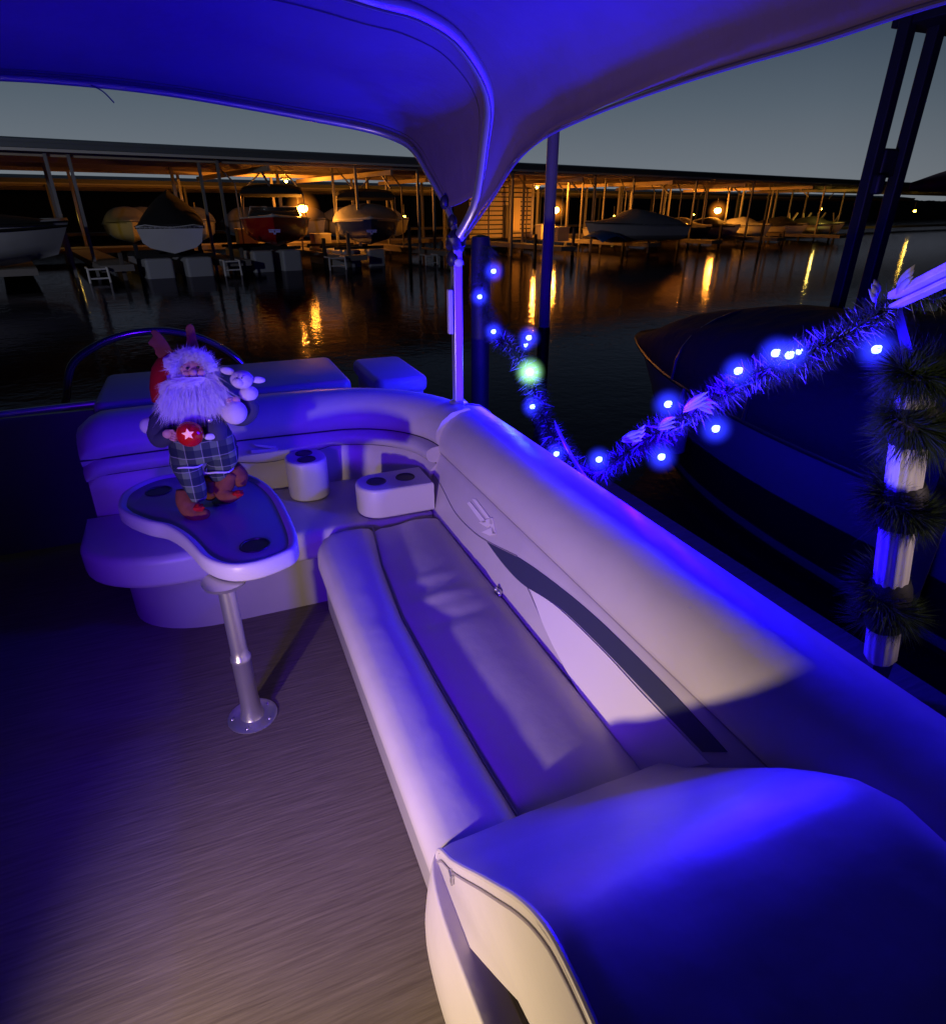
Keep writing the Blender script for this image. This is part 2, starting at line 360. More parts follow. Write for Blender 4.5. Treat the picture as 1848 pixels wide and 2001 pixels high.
# seat cushion of the rear bench, rounded at its left end
def capsule_front(x0, x1, yf, yb, r, n=10):
    o = [(x1, yb), (x1, yf)]
    o += [(x0+r*1.4-r*1.4*math.sin(math.pi/2*i/n), yf+r-r*math.cos(math.pi/2*i/n)) for i in range(n+1)]
    o += [(x0, yb)]
    return o
def slab(outl, z0, z1, rad, name, m, parent, n=5):
    c = V((sum(p[0] for p in outl)/len(outl), sum(p[1] for p in outl)/len(outl), 0)); rows = []
    def ins(d): 
        o = []
        K = len(outl)
        for i, (x, y) in enumerate(outl):
            p0, p1 = V((*outl[i-1], 0)), V((*outl[(i+1) % K], 0)); t = (p1-p0).normalized(); nn = V((-t.y, t.x, 0)); q = V((x, y, 0))
            if (q+nn*.01-c).length > (q-c).length: nn = -nn
            o.append(q+nn*d)
        return o
    for i in range(n+1): a = math.pi/2*i/n; o = ins(rad*(1-math.sin(a))); rows.append([p+V((0, 0, z0+rad*(1-math.cos(a)))) for p in o])
    for i in range(n+1): a = math.pi/2*i/n; o = ins(rad*(1-math.cos(a))); rows.append([p+V((0, 0, z1-rad*(1-math.sin(a)))) for p in o])
    return MB().grid(rows, cv=True, caps=True).build(name, m, parent, angle=60)
slab(capsule_front(-.70, .86, 2.58, 3.15, .30), .27, .425, .035, 'seat_cushion', vinyl, RB)
MB().prism(capsule_front(-.56, .32, 2.635, 3.3, .28), 0, .275).build('base', vinyl_grey, RB, angle=30)
MB().prism([(.30, 2.64), (1.2, 2.64), (1.2, 3.3), (.30, 3.3)], 0.002, .272).build('corner_base', vinyl_grey, RB, smooth=False)

# --- cup-holder consoles
def console(name, outl, z0, z1, holes, label):
    t = thing(name, (outl[0][0], outl[0][1], z0), label, 'cup holder', 'cup-holder consoles on the benches')
    bd = slab(outl, z0, z1, .014, 'body', plastic, t)
    for (x, y, r) in holes:
        cut(bd, x, y, r-.001, z1-.085, z1+.05)
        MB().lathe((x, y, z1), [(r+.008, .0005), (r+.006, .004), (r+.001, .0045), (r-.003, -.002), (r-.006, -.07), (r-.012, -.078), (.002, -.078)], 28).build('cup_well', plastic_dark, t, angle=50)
    return t
def rrect(x0, y0, x1, y1, r, n=8, corners=(1, 1, 1, 1)):
    o = []
    for (cx, cy, a, on) in ((x1-r, y1-r, 0, corners[0]), (x0+r, y1-r, 90, corners[1]), (x0+r, y0+r, 180, corners[2]), (x1-r, y0+r, 270, corners[3])):
        if on: o += [(cx+r*math.cos(R(a+90*i/n)), cy+r*math.sin(R(a+90*i/n))) for i in range(n+1)]
        else: o.append((cx+r*(1 if a in (0, 270) else -1), cy+r*(1 if a in (0, 90) else -1)))
    return o
console('cup_console', rrect(.235, 2.90, .435, 3.125, .09), .428, .632, [(.335, 2.965, .038), (.335, 3.058, .036)], 'narrow upright two-cup console in front of the rear backrest')
console('cup_console', rrect(.515, 2.575, .868, 2.80, .105, corners=(0, 1, 1, 0)), .428, .575, [(.615, 2.69, .040), (.76, 2.69, .040)], 'wider two-cup console wedged in the corner of the benches')

# --- sun pads behind the rear bench
def pad(x0, x1, y0, y1, z, label):
    t = thing('sun_pad', ((x0+x1)/2, (y0+y1)/2, .5), label, 'sun pad', 'sun pads behind the rear bench')
    slab(rrect(x0, y0, x1, y1, .06), z-.10, z, .035, 'cushion', vinyl_grey, t)
    MB().box((x0+.03, y0+.03, .08), (x1-.03, y1-.03, z-.095)).build('box', vinyl_grey, t, smooth=False)
pad(-.62, .71, 3.52, 4.22, .87, 'wide flat sun pad beyond the rear backrest')
pad(.84, 1.17, 3.50, 4.14, .855, 'small square sun pad near the silver canopy post')

# --- transom panel and side fence on the left
TF = thing('deck_fence', (-1.0, 3.7, 0), 'dark low fence panels round the left rear corner of the deck', 'fence')
MB().box((-1.36, 3.68, .05), (-.64, 3.72, .80)).build('rear_panel', fence_m, TF, bevel=.004)
MB().box((-1.38, -1.5, .05), (-1.34, 3.68, .80)).build('side_panel', fence_m, TF, bevel=.004)
MB().tube([(-1.36, -1.5, .815), (-1.36, 3.6, .815), (-1.30, 3.70, .815), (-.60, 3.70, .83)], .018).build('top_rail', alu, TF)
# --- tow arch
TA = thing('tow_arch', (-.3, 4.3, .1), 'bright bent tube arch with blue glints standing behind the rear bench', 'tow arch')
ap = [PY(133, 812, 4.3), PY(131, 770, 4.3), PY(140, 715, 4.3), PY(180, 680, 4.3), PY(240, 655, 4.3), PY(310, 646, 4.3), PY(375, 655, 4.3), PY(430, 678, 4.3), PY(470, 710, 4.3), PY(490, 760, 4.3)]
ap = [V((ap[0].x, 4.3, .05))]+ap+[V((ap[-1].x, 4.3, .05))]
MB().tube(cr(ap, 8), .022, 14).build('tube', mat('dark_chrome', (.30, .30, .32), .13, .9), TA)
for q in (ap[0], ap[-1]): MB().lathe((q.x, 4.3, .0), [(.06, .001), (.06, .01), (.03, .02), (.024, .06)], 16).build('foot_plate', steel, TA)

# --- pedestal table
TB = thing('pedestal_table', (-.1, 1.96, 0), 'kidney-shaped dark-topped table on a single silver pedestal', 'table')
ol = [(270, 380), (300, 308), (400, 245), (520, 202), (650, 180), (800, 165), (950, 165), (1080, 185), (1185, 232), (1275, 315), (1345, 440), (1392, 560), (1385, 640), (1300, 692), (1150, 745), (1000, 766), (880, 748), (790, 702), (720, 625), (650, 562), (560, 512), (450, 488), (340, 448), (288, 415)]
TZt = .69
out = [PZ((150+x/3.08)*.9625, (900+y/3.08)*.9625, TZt) for x, y in ol]
out = cr(out, 5, closed=True); out = [(p.x, p.y) for p in out]
tc_ = V((sum(p[0] for p in out)/len(out), sum(p[1] for p in out)/len(out), 0))
def inset(outl, d):
    K = len(outl); o = []
    ar = sum(outl[i-1][0]*outl[i][1]-outl[i][0]*outl[i-1][1] for i in range(K)); sg = 1 if ar > 0 else -1
    for i, (x, y) in enumerate(outl):
        t = (V((*outl[(i+2) % K], 0))-V((*outl[i-2], 0))).normalized(); o.append(V((x-t.y*d*sg, y+t.x*d*sg, 0)))
    return o
rows = []
for d, z in ((.10, -.07), (.02, -.07), (.006, -.066), (0, -.058), (0, -.012), (.004, -.003), (.012, 0), (.020, -.002), (.026, -.010), (.04, -.0115)):
    rows.append([p+V((0, 0, TZt+z)) for p in inset(out, d)])
MB().grid(rows, cv=True).build('rim', plastic, TB, angle=60)
lo = [p+V((0, 0, TZt-.0702)) for p in inset(out, .09)]; MB().add(lo, [tuple(range(len(lo)))]).build('underside', plastic, TB, smooth=False, solid=.004)
rows = [[p+V((0, 0, TZt-.013)) for p in inset(out, .028)], [p+V((0, 0, TZt-.0105)) for p in inset(out, .032)]]
tt = MB().grid(rows, cv=True, caps=True).build('table_top', table_top, TB, angle=30)
for u, v in ((498, 1066), (310, 960)):
    c = PZ(u, v, TZt-.011)
    cut(tt, c.x, c.y, .047, TZt-.05, TZt+.05)
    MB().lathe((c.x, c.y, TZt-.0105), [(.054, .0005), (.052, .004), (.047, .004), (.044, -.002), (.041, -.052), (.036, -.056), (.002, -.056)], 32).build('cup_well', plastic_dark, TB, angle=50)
px, py = -.10, 1.965
MB().lathe((px, py, 0), [(.092, .0005), (.092, .004), (.085, .008), (.045, .010), (.040, .02), (.037, .05), (.034, .10), (.0335, .27), (.036, .275), (.036, .29), (.031, .295), (.029, .33), (.0285, .61)], 28).build('pedestal', steel, TB, angle=50)
MB().lathe((px, py, .585), [(.03, 0), (.07, .02), (.075, .034)], 24).build('mount_plate', steel, TB)
for k in range(5):
    a = k*2*math.pi/5+.6; MB().ball((px+.073*math.cos(a), py+.073*math.sin(a), .0085), (.007, .007, .004), 6, 10).build('screw', steel, TB)

# --- canopy
CP = thing('bimini_canopy', (1.1, 2.84, 1.63), 'canvas canopy lit violet-blue, stretched over bent tubes above the benches', 'canopy')
piv = V((1.10, 2.84, 1.62))
nb = [piv]+[PY(930, 400, 2.77), PY(950, 280, 2.62), PY(955, 180, 2.48), PY(900, 80, 2.36), PY(820, 25, 2.29), PY(735, 0, 2.25)]
q = nb[-1]; nb += [V((.30, 2.23, q.z+.035)), V((-.2, 2.23, q.z+.045)), V((-.8, 2.25, q.z-.03)), V((-1.15, 2.35, q.z-.25)), V((-1.25, 2.84, 1.62))]
fb = [piv]+[PY(880, 420, 3.0), PY(840, 345, 3.22), PY(805, 290, 3.40), PY(760, 265, 3.50), PY(700, 248, 3.56), PY(600, 229, 3.60), PY(500, 210, 3.62), PY(350, 184, 3.62), PY(200, 165, 3.62), PY(0, 150, 3.60)]
q = fb[-1]; fb += [V((-.95, 3.55, q.z-.03)), V((-1.15, 3.35, 2.0)), V((-1.25, 2.84, 1.62))]
def resamp(pts, n):
    L = [0]
    for a, b in zip(pts, pts[1:]): L.append(L[-1]+(b-a).length)
    o = []
    for k in range(n+1):
        s = L[-1]*k/n; i = max(j for j in range(len(L)) if L[j] <= s+1e-9); i = min(i, len(pts)-2)
        o.append(pts[i].lerp(pts[i+1], (s-L[i])/max(1e-9, L[i+1]-L[i])))
    return o
NBc, FBc = resamp(cr(nb, 10), 90), resamp(cr(fb, 10), 90)
MB().tube(NBc, .025, 14).build('bow_tube', alu, CP)
MB().tube(FBc, .015, 12).build('bow_tube', alu, CP)
# panel between the two bows
rows = []
for i in range(5, 86):
    A, B = NBc[i], FBc[i]; up = V((0, 0, .022)); row = []
    s = i/90
    for k in range(25):
        t = k/24; p = A.lerp(B, t)+up
        sag = -.05*math.sin(math.pi*t)*min(1, (i-2)/22)*min(1, (88-i)/22)
        wob = .006*mn.noise(V((p.x*3, p.y*5, 1)))*math.sin(math.pi*t)
        row.append(p+V((0, 0, sag+wob)))
    rows.append(row)
MB().grid(rows).build('rear_panel', canvas, CP, angle=180, solid=.003)
MB().tube([r[22]+V((0, 0, -.006)) for r in rows], .0022, 5).build('hem_stitching', canvas_dark, CP); MB().tube([r[3]+V((0, 0, -.006)) for r in rows], .0018, 5).build('hem_stitching', canvas_dark, CP)
# panel from the near bow towards the next bow above the camera
tb = [V((1.24, .55, 2.06)), V((1.16, .50, 2.24)), V((.9, .45, 2.36)), V((.4, .42, 2.42)), V((-.1, .42, 2.43)), V((-.8, .45, 2.38)), V((-1.2, .5, 2.2)), V((-1.25, .55, 2.05))]
TBc = resamp(cr(tb, 10), 90)
ed = [V((1.125, 2.80, 1.64)), PX(960, 390, 1.20), PX(1005, 320, 1.22), PX(1060, 270, 1.22), PX(1160, 222, 1.22), PX(1300, 170, 1.22), PX(1450, 123, 1.23), PX(1600, 80, 1.24), PX(1848, 0, 1.24), V((1.24, .55, 2.06))]
EDc = resamp(cr(ed, 8), 40)
rows = []
for i in range(0, 91):
    A, B = NBc[max(i, 2)]+V((0, 0, .018)), TBc[i]; row = []
    w = max(0, 1-i/26)**1.7
    for k in range(41):
        t = k/40; p = A.lerp(B, t); dev = EDc[k]-NBc[2].lerp(TBc[0], t)
        row.append(p+dev*w+V((0, 0, -.06*math.sin(math.pi*t)*(1-w)+.007*mn.noise(V((p.x*2, p.y*4, 5)))*(1-w)+.007*w*math.sin(k*1.1+i*.25)*math.sin(math.pi*min(1, t*2.2)))))
    rows.append(row)
MB().grid(rows).build('main_panel', canvas, CP, angle=180, solid=.003)
MB().tube([p+V((0, 0, .0)) for p in EDc], .006, 8).build('edge_hem', canvas_dark, CP)
MB().tube([p+V((0, 0, .018)) for p in FBc[16:76]], .011, 8).build('rear_hem', canvas_dark, CP)
MB().tube([p+V((-.002, -.012, -.023)) for p in NBc[3:50]], .003, 6).build('zip_tape', canvas_dark, CP)
for q in (PY(868, 395, 3.03), PY(884, 432, 2.93)): MB().ball(q, (.022, .02, .03), 8, 10).build('hinge', plastic_dark, CP)
b = MB(); b.ball(piv, (.045, .035, .05), 10, 14, jit=.5); b.ball(piv+V((-.02, 0, -.07)), (.03, .03, .035)); b.beam(piv+V((-.03, 0, .03)), piv+V((.02, 0, -.10)), .03); b.build('pivot_bracket', plastic_dark, CP)
MB().ball(piv+V((0, -.03, -.085)), (.022, .012, .018), 8, 10).build('pin', white_paint, CP)
s0 = PY(178, 166, 3.6); MB().tube(cr([s0, s0+V((.04, 0, -.02)), s0+V((.075, 0, -.06))], 4), .003, 5).build('strap_end', canvas_dark, CP)
# post carrying the pivot
CPo = thing('canopy_post', (1.10, 2.84, .85), 'square silver post carrying the canopy hinge above the bench corner', 'post')
MB().box((1.078, 2.818, .83), (1.122, 2.862, 1.60)).build('tube', alu, CPo, bevel=.006)
MB().box((1.045, 2.80, 1.22), (1.066, 2.83, 1.42)).build('clip', white_paint, CPo, bevel=.004)
MB().lathe((1.10, 2.84, .86), [(.05, 0), (.05, .01), (.035, .025)], 20).build('foot', alu, CPo)

# ================================================================== GARLAND AND DOCK SIDE
def X2(u, v, x): return PX(u, v, x)
gp = [PX(955, 480, 1.62), PX(942, 560, 1.60), PX(962, 640, 1.60), PX(1010, 690, 1.60), PX(1040, 750, 1.58), PX(1060, 810, 1.56), PX(1098, 880, 1.55), PX(1155, 925, 1.55), PX(1225, 885, 1.58), PX(1300, 835, 1.62), PX(1380, 785, 1.67), PX(1470, 735, 1.72), PX(1560, 700, 1.78), PX(1650, 655, 1.84), PX(1730, 605, 1.9), PX(1800, 575, 1.94), PX(1900, 540, 2.0)]
gc = cr(gp, 26)
GA = thing('garland', gp[7], 'evergreen garland with blue lights swagged from the dock post to the handrail', 'garland')
def needles(path, r, n, ln, name, m, parent, seed=1, frac=1):
    rnd = random.Random(seed); b = MB()
    for i in range(n):
        k = rnd.randrange(len(path)-1)
        if ln < .1 and mn.noise(path[k]*9)*.5+.62 < rnd.random(): continue
        p = path[k].lerp(path[k+1], rnd.random()); t = (path[k+1]-path[k]).normalized()
        d = V((rnd.gauss(0, 1), rnd.gauss(0, 1), rnd.gauss(0, 1))); d = (d-t*d.dot(t)).normalized(); d = (d+t*rnd.uniform(-.2, .9)).normalized()
        L = ln*rnd.uniform(.5, 1.15)*(.65+.6*abs(mn.noise(p*7))); q = p+d*r*rnd.random()
        s = d.cross(V((rnd.random(), rnd.random(), rnd.random()))).normalized()*(.0011+.0008*rnd.random())
        w = d.cross(s).normalized()*s.length
        e = q+d*L+V((0, 0, -L*.12))
        b.add([q+s, q-s*.5+w, q-s*.5-w, e], [(0, 1, 3), (1, 2, 3), (2, 0, 3)])
    return b.build(name, m, parent, smooth=False)
needles(gc, .025, 16000, .09, 'foliage', needle_m, GA, 3)
needles(gc[60:], .03, 2600, .075, 'frosted_tips', needle_frost, GA, 4)
MB().tube([p+V((.022*math.sin(i*.9), .018*math.cos(i*.7), -.02-.02*abs(math.sin(i*.33)))) for i, p in enumerate(gc[::6])], .0035, 6).build('wire', mat('green_wire', (.03, .10, .04), .35), GA)
# pale leaves tucked in
def leaf(b, c, d, n, L, w):
    d = V(d).normalized(); s = d.cross(V(n)).normalized(); u = s.cross(d)
    pts = []
    for t, k in ((0, .15), (.25, .8), (.5, 1), (.75, .7), (1, .05)): pts += [c+d*L*t-s*w*k+u*.006*math.sin(t*3), c+d*L*t+s*w*k+u*.006*math.sin(t*3), ]
    b.add(pts, [(2*i, 2*i+1, 2*i+3, 2*i+2) for i in range(4)])
for u, v, du, dv in ((1235, 870, 22, -24), (1215, 862, 34, -6), (1285, 838, 30, -8), (1335, 805, 42, -22), (1360, 790, 30, 12), (1750, 575, 30, -36), (1710, 590, -8, -26)):
    b = MB(); x = interp([(1200, 1.5), (1400, 1.6), (1800, 1.82)], u); a_, b_ = PX(u, v, x), PX(u+du, v+dv, x-.03)
    for k in range(3): leaf(b, a_+V((0, 0, .008*k)), (b_-a_)+V((0, 0, .01*(k-1))), (-1, -1, 1), (b_-a_).length*1.15, .012)
    b.build('pale_leaf', needle_frost, GA, solid=.0012)
# ribbon
rb = [PX(1085, 830, 1.50), PX(1110, 880, 1.49), PX(1140, 930, 1.48), PX(1165, 965, 1.46), PX(1185, 975, 1.45)]
b = MB(); rows = [[p+V((0, -.012, -.02)), p+V((0, .012, .02))] for p in cr(rb, 6)]; b.grid(rows).build('ribbon', ribbon_m, GA, solid=.002)
leds = [(964, 530), (937, 580), (964, 648), (1033, 660), (1027, 675), (1040, 795), (1087, 887), (1170, 898), (1292, 893), (1398, 838), (1305, 790), (1442, 725), (1515, 690), (1542, 694), (1560, 688), (1712, 683)]
def led(u, v, x, m, r=.011):
    c = PX(u, v, x)
    b = MB(); b.ball(c, (r*1.35, r*1.2, r*1.2), 8, 12); b.ball(c+V((.006, -.004, .007)), r*.6, 6, 8); b.ball(c+V((-.008, 0, .006)), r*.5, 6, 8); b.build('led_bulb', m, GA)
    MB().lathe(c+V((0, 0, -.022)), [(.004, 0), (.007, .004), (.007, .014)], 10).build('led_socket', plastic_dark, GA)
    b = MB(); rr = random.Random(int(u))
    for k in range(12):
        d = V((rr.gauss(0, 1), rr.gauss(0, 1), rr.gauss(0, 1))).normalized(); e = c+d*r*rr.uniform(1.3, 2.0); b.tube([c+d*r*.8, c.lerp(e, .6), e], [.0035, .0026, .0008], 5)
    b.build('flare_spikes', led_flare if m == led_m else led_flarew, GA)  # short glowing spikes added to imitate flare around the bulb
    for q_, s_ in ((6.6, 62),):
        aura('led_halo', c, r*q_, (.02, .03, 1) if m == led_m else (.3, .8, .35), s_, GA)  # halo of light added as a glowing ball, no solid part
    return c
BLUE = (.009, 0, 1)
for u, v in leds:
    x = interp([(930, 1.56), (1100, 1.50), (1300, 1.54), (1500, 1.70), (1712, 1.84)], u)
    c = led(u, v, x, led_m, .007 if (u, v) in ((1027, 675), (1560, 688)) else .011)
    pt_light('led_light', c+V((-.03, 0, .02)), BLUE, 12 if u < 1100 else (38 if u < 1460 else 9), .03)
c = led(1035, 727, 1.54, led_w, .014); pt_light('led_light', c+V((-.03, 0, .02)), (.35, .8, .5), 1.0, .03)

# dock finger, posts, handrail
MB().box((1.52, -3, -.22), (2.62, 4.0, -.10)).build('dock', wood_dark, smooth=False)['kind'] = 'structure'
tag(MB().lathe((1.66, 3.86, -1.2), [(.062, 0), (.062, 2.75), (.055, 2.80), (.02, 2.81)], 20).build('dock_post', black_m), 'near black dock post just behind the silver canopy post', 'post', 'dock posts')
pb = PZ(1059, 712, -.6)
t = thing('mooring_pile', pb, 'tall grey mooring pile rising from the water beneath the canopy edge', 'pile')
MB().lathe((pb.x, pb.y, -1.2), [(.088, 0), (.088, 4.9), (.02, 4.95)], 20).build('shaft', mat('pile_paint', (.85, .80, .85), .5, bump=((20, 20, 2), .3, .01)), t)
MB().lathe((pb.x, pb.y, -1.19), [(.10, 0), (.10, 1.2), (.09, 1.21)], 20).build('sleeve', black_m, t)
# handrail post wound with garland
HR = thing('handrail', (2.3, 1.2, -.1), 'white garland-wound post and rail at the right edge', 'handrail')
hb, ht = V((2.02, 1.05, .30)), PX(1795, 722, 1.87)
b = MB(); d_ = (hb-ht); 
def ribtube(a, b_, r, n=96):
    a, b_ = V(a), V(b_); t = (b_-a).normalized(); u = t.cross(V((1, 0, 0))).normalized(); w = t.cross(u); rows = []
    for p in (a, a.lerp(b_, .02), a.lerp(b_, .5), a.lerp(b_, .98), b_):
        k = .8 if p in (a, b_) else 1
        rows.append([p+(u*math.cos(2*math.pi*i/n)+w*math.sin(2*math.pi*i/n))*r*k*(1-.045*(.5+.5*math.cos(2*math.pi*i/8))) for i in range(n)])
    return rows
b.grid(ribtube(hb, ht, .052), cv=True, caps=True).build('post', white_paint, HR, angle=60)
MB().beam(ht+V((.0, 0, .02)), PX(1700, 598, 1.95).lerp(ht, .0), .03) if False else None
ra, rb_ = PX(1752, 578, 1.90), PX(1900, 505, 1.62)
b = MB(); b.beam(ra, rb_, .05, .02); b.beam(ra+V((0, 0, -.03)), rb_+V((0, 0, -.03)), .03, .012); b.build('rail', white_paint, HR, bevel=.003)
MB().beam(ht, ra+V((.03, .0, -.02)), .04).build('bracket', black_m, HR)
MB().beam(hb+V((.04, .01, .9)), V((2.35, 1.2, -.1)), .06).build('stanchion', black_m, HR)
HG = thing('post_garland', hb.lerp(ht, .5), 'dark garland wound in bands round the white handrail post', 'garland')
hel = []
for v0, v1 in ((722, 735), (790, 865), (945, 1030), (1130, 1225)):
    A = PX(1800-(v0-722)*.145, v0, 1.87+.15*(v0-722)/570); B = PX(1800-(v1-722)*.145, v1, 1.87+.15*(v1-722)/570)
    seg = []
    for i in range(15):
        t_ = i/14; a_ = t_*2*math.pi*1.3
        seg.append(A.lerp(B, t_)+V((.05*math.cos(a_), .05*math.sin(a_), 0)))
    needles(seg, .03, 4200, .125, 'band', needle_m, HG, seed=v0)
    MB().tube([A.lerp(B, i/8) for i in range(9)], [.056, .064, .067, .068, .068, .068, .067, .064, .056], 16).build('wire', black_m, HG)
pt = PX(1722, 1300, 2.0)

# --- neighbouring covered boat
NBt = thing('covered_boat', (4.4, 2.5, -.6), 'big moored boat under a dark cover beside the dock on the right', 'boat')
hull_n = mat('hull_paint', (.10, .10, .13), .3, coat=.2)
hull_k = mat('black_hull', (.008, .008, .01), .3)
cover_m = mat('boat_cover', (.022, .022, .034), .85, spec=.15, bump=((4, 4, 4), .6, .05))
def hull_sec(y, s):   # s: 0 at bow .. 1
    w = 1.15*(1-(1-s)**2.2)+.02
    return w
secs = []; yb_, ys = 5.95, -3.5; xc = 4.55; gz = .42
NS = 34
gun = []
for i in range(NS+1):
    t = i/NS; y = yb_+(ys-yb_)*t; w = hull_sec(y, min(1, t/.42)); z = gz+.04-.16*t
    gun.append((xc-w, xc+w, y, z))
def hull_band(fr, to, m, name, offs=0):
    rows = []
    for (xa, xb, y, z) in gun:
        w = (xb-xa)/2; r = []
        for k in range(7):
            f = fr+(to-fr)*k/6; zz = z+(-.75-z)*f; ww = w*(1-.28*f**1.6)+offs
            r.append(V((xc-ww, y-(1-w/1.17)*f*.9, zz)))
        rows.append(r)
    rows2 = [[V((2*xc-p.x, p.y, p.z)) for p in r] for r in rows]
    return MB().grid(rows).grid(rows2).build(name, m, NBt, angle=60)
hull_band(0, 1, hull_n, 'hull')
hull_band(.40, .74, hull_k, 'dark_band', .006)
hull_band(.77, .80, hull_n, 'pinstripe', .010)
hull_band(.82, 1, hull_k, 'bottom_band', .006)
rows = []
for i, (xa, xb, y, z) in enumerate(gun):
    t = i/NS; w = (xb-xa)/2+.035
    hgt = interp([(0, .02), (.05, .14), (.12, .42), (.2, .58), (.35, .72), (.5, .85), (.7, .85), (.95, .6), (1, .1)], t)
    r = []
    for k in range(17):
        a = math.pi*k/16; cx_ = math.cos(a); rr = max(0, math.sin(a))**.75
        wr_ = .02*mn.noise(V((cx_*3, y*1.6, 2)))
        r.append(V((xc-w*cx_, y, z-.05+.05*(rr > .0)+hgt*rr+wr_*rr*2)))
    rows.append(r)
MB().grid(rows).build('cover', cover_m, NBt, angle=70, solid=.01)

MB().tube([V((a[0]-.02, a[2], a[3]-.03)) for a in gun], .022, 8).build('rub_rail', plastic_dark, NBt)
for f in (.18, .3, .42, .54, .66):
    i = int(f*NS); xa, xb_, y, z = gun[i]; t = i/NS; w = (xb_-xa)/2+.05; hgt = interp([(0, .02), (.05, .14), (.12, .42), (.2, .58), (.35, .72), (.5, .85), (.7, .85), (.95, .6), (1, .1)], t)+.02
    MB().tube([V((xc-w*math.cos(math.pi*k/16), y, z-.02+hgt*max(0, math.sin(math.pi*k/16))**.75)) for k in range(17)]+[V((xc+w*.95, y, z-.35))], .014, 5).build('cover_strap', plastic_dark, NBt)
for f in (.22, .46):
    xa, xb_, y, z = gun[int(f*NS)]; MB().lathe((xa-.06, y, z-.62), [(.02, 0), (.085, .05), (.09, .40), (.03, .48), (.012, .60)], 14).build('fender', mat('fender', (.22, .22, .26), .5), NBt)
# --- boat-lift frame, top right
LF = thing('lift_frame', (6, 3, -.6), 'black lift frame with two tall posts against the sky on the right', 'boat lift')
tops = []
for (u0, v0, u1, v1, w) in ((1766, 40, 1692, 372, .09), (1820, 40, 1745, 372, .09)):
    a_ = PX(u1, v1, 5.0 if u0 < 1800 else 5.25); top = PY(u0, v0, a_.y)
    MB().box((a_.x-w/2, a_.y-w/2, -1.2), (a_.x+w/2, a_.y+w/2, top.z+.05)).build('post', black_m, LF, bevel=.01)
    tops.append((a_.x, a_.y, top.z))
x_, y_, z_ = tops[0]
MB().box((x_-.02, y_-.30, z_-.02), (x_+2.6, y_+.12, z_+.26)).build('top_beam', black_m, LF, bevel=.01)
MB().box((x_+.05, y_-.05, 1.98), (x_+.20, y_+.05, 2.18)).build('bracket', black_m, LF, bevel=.02)
MB().box((x_-.01, y_-.1, 1.86), (x_+.07, y_+.05, 2.0)).build('clamp', black_m, LF, bevel=.02)
# raised red boat at the right edge
RBt = thing('raised_boat', (9, 4, 1.7), 'dark red boat bow hoisted on a lift at the right edge', 'boat')
tip = PX(1782, 348, 8.0)
rows = []
for i in range(15):
    t = i/14; xx = tip.x+3.6*t; w = .9*(1-(1-t)**2)+.005; h = .42*(1-(1-t)**1.6)+.01; r = []
    for k in range(13):
        a = math.pi*k/12
        r.append(V((xx, tip.y-w*math.cos(a), tip.z-.10+h*1.0-(.0)+(h+.10)*(math.sin(a))*.45-h*.35)))
    for k in range(1, 12):
        a = math.pi*k/12
        r.append(V((xx, tip.y+w*math.cos(a), tip.z-.10+h*.65-(h*.75+.03)*math.sin(a))))
    rows.append(r)
MB().grid(rows, cv=True, caps=True).build('hull', mat('maroon_hull', (.50, .015, .03), .5), RBt, angle=60)
MB().box((tip.x+1.4, tip.y-.1, -1), (tip.x+1.6, tip.y+.1, tip.z+.1)).build('lift_post', black_m, RBt, smooth=False)
# ================================================================== WATER
wm = bpy.data.materials.new('water'); wm.use_nodes = True; nt = wm.node_tree; b_ = nt.nodes['Principled BSDF']
b_.inputs['Base Color'].default_value = (.004, .006, .009, 1); b_.inputs['Roughness'].default_value = .06; b_.inputs['IOR'].default_value = 1.33; b_.inputs['Specular IOR Level'].default_value = .085
tc = nt.nodes.new('ShaderNodeTexCoord'); last = None
for sc_, st, di in (((1.3, 1.7, 1), .5, .011), ((7, 7, 1), .6, .007)):
    mp = nt.nodes.new('ShaderNodeMapping'); mp.inputs['Scale'].default_value = sc_; mp.inputs['Rotation'].default_value = (0, 0, R(12))
    no = nt.nodes.new('ShaderNodeTexNoise'); no.inputs['Scale'].default_value = 1; no.inputs['Detail'].default_value = 3
    bp = nt.nodes.new('ShaderNodeBump'); bp.inputs['Strength'].default_value = st; bp.inputs['Distance'].default_value = di
    nt.links.new(tc.outputs['Object'], mp.inputs[0]); nt.links.new(mp.outputs[0], no.inputs['Vector']); nt.links.new(no.outputs[0], bp.inputs['Height'])
    if last: nt.links.new(last.outputs[0], bp.inputs['Normal'])
    last = bp
gl = nt.nodes.new('ShaderNodeBsdfGlossy'); gl.inputs['Color'].default_value = (.42, .40, .46, 1); gl.inputs['Roughness'].default_value = .06
df = nt.nodes.new('ShaderNodeBsdfDiffuse'); df.inputs['Color'].default_value = (.003, .004, .007, 1)
fr = nt.nodes.new('ShaderNodeFresnel'); fr.inputs['IOR'].default_value = 1.28; mxs = nt.nodes.new('ShaderNodeMixShader')
nt.links.new(last.outputs[0], gl.inputs['Normal']); nt.links.new(last.outputs[0], fr.inputs['Normal']); nt.links.new(fr.outputs[0], mxs.inputs[0]); nt.links.new(df.outputs[0], mxs.inputs[1]); nt.links.new(gl.outputs[0], mxs.inputs[2])
nt.links.new(mxs.outputs[0], [n_ for n_ in nt.nodes if n_.type == 'OUTPUT_MATERIAL'][0].inputs['Surface'])
MB().add([(-600, -300, -.6), (900, -300, -.6), (900, 900, -.6), (-600, 900, -.6)], [(0, 1, 2, 3)]).build('water', wm, smooth=False)['kind'] = 'structure'
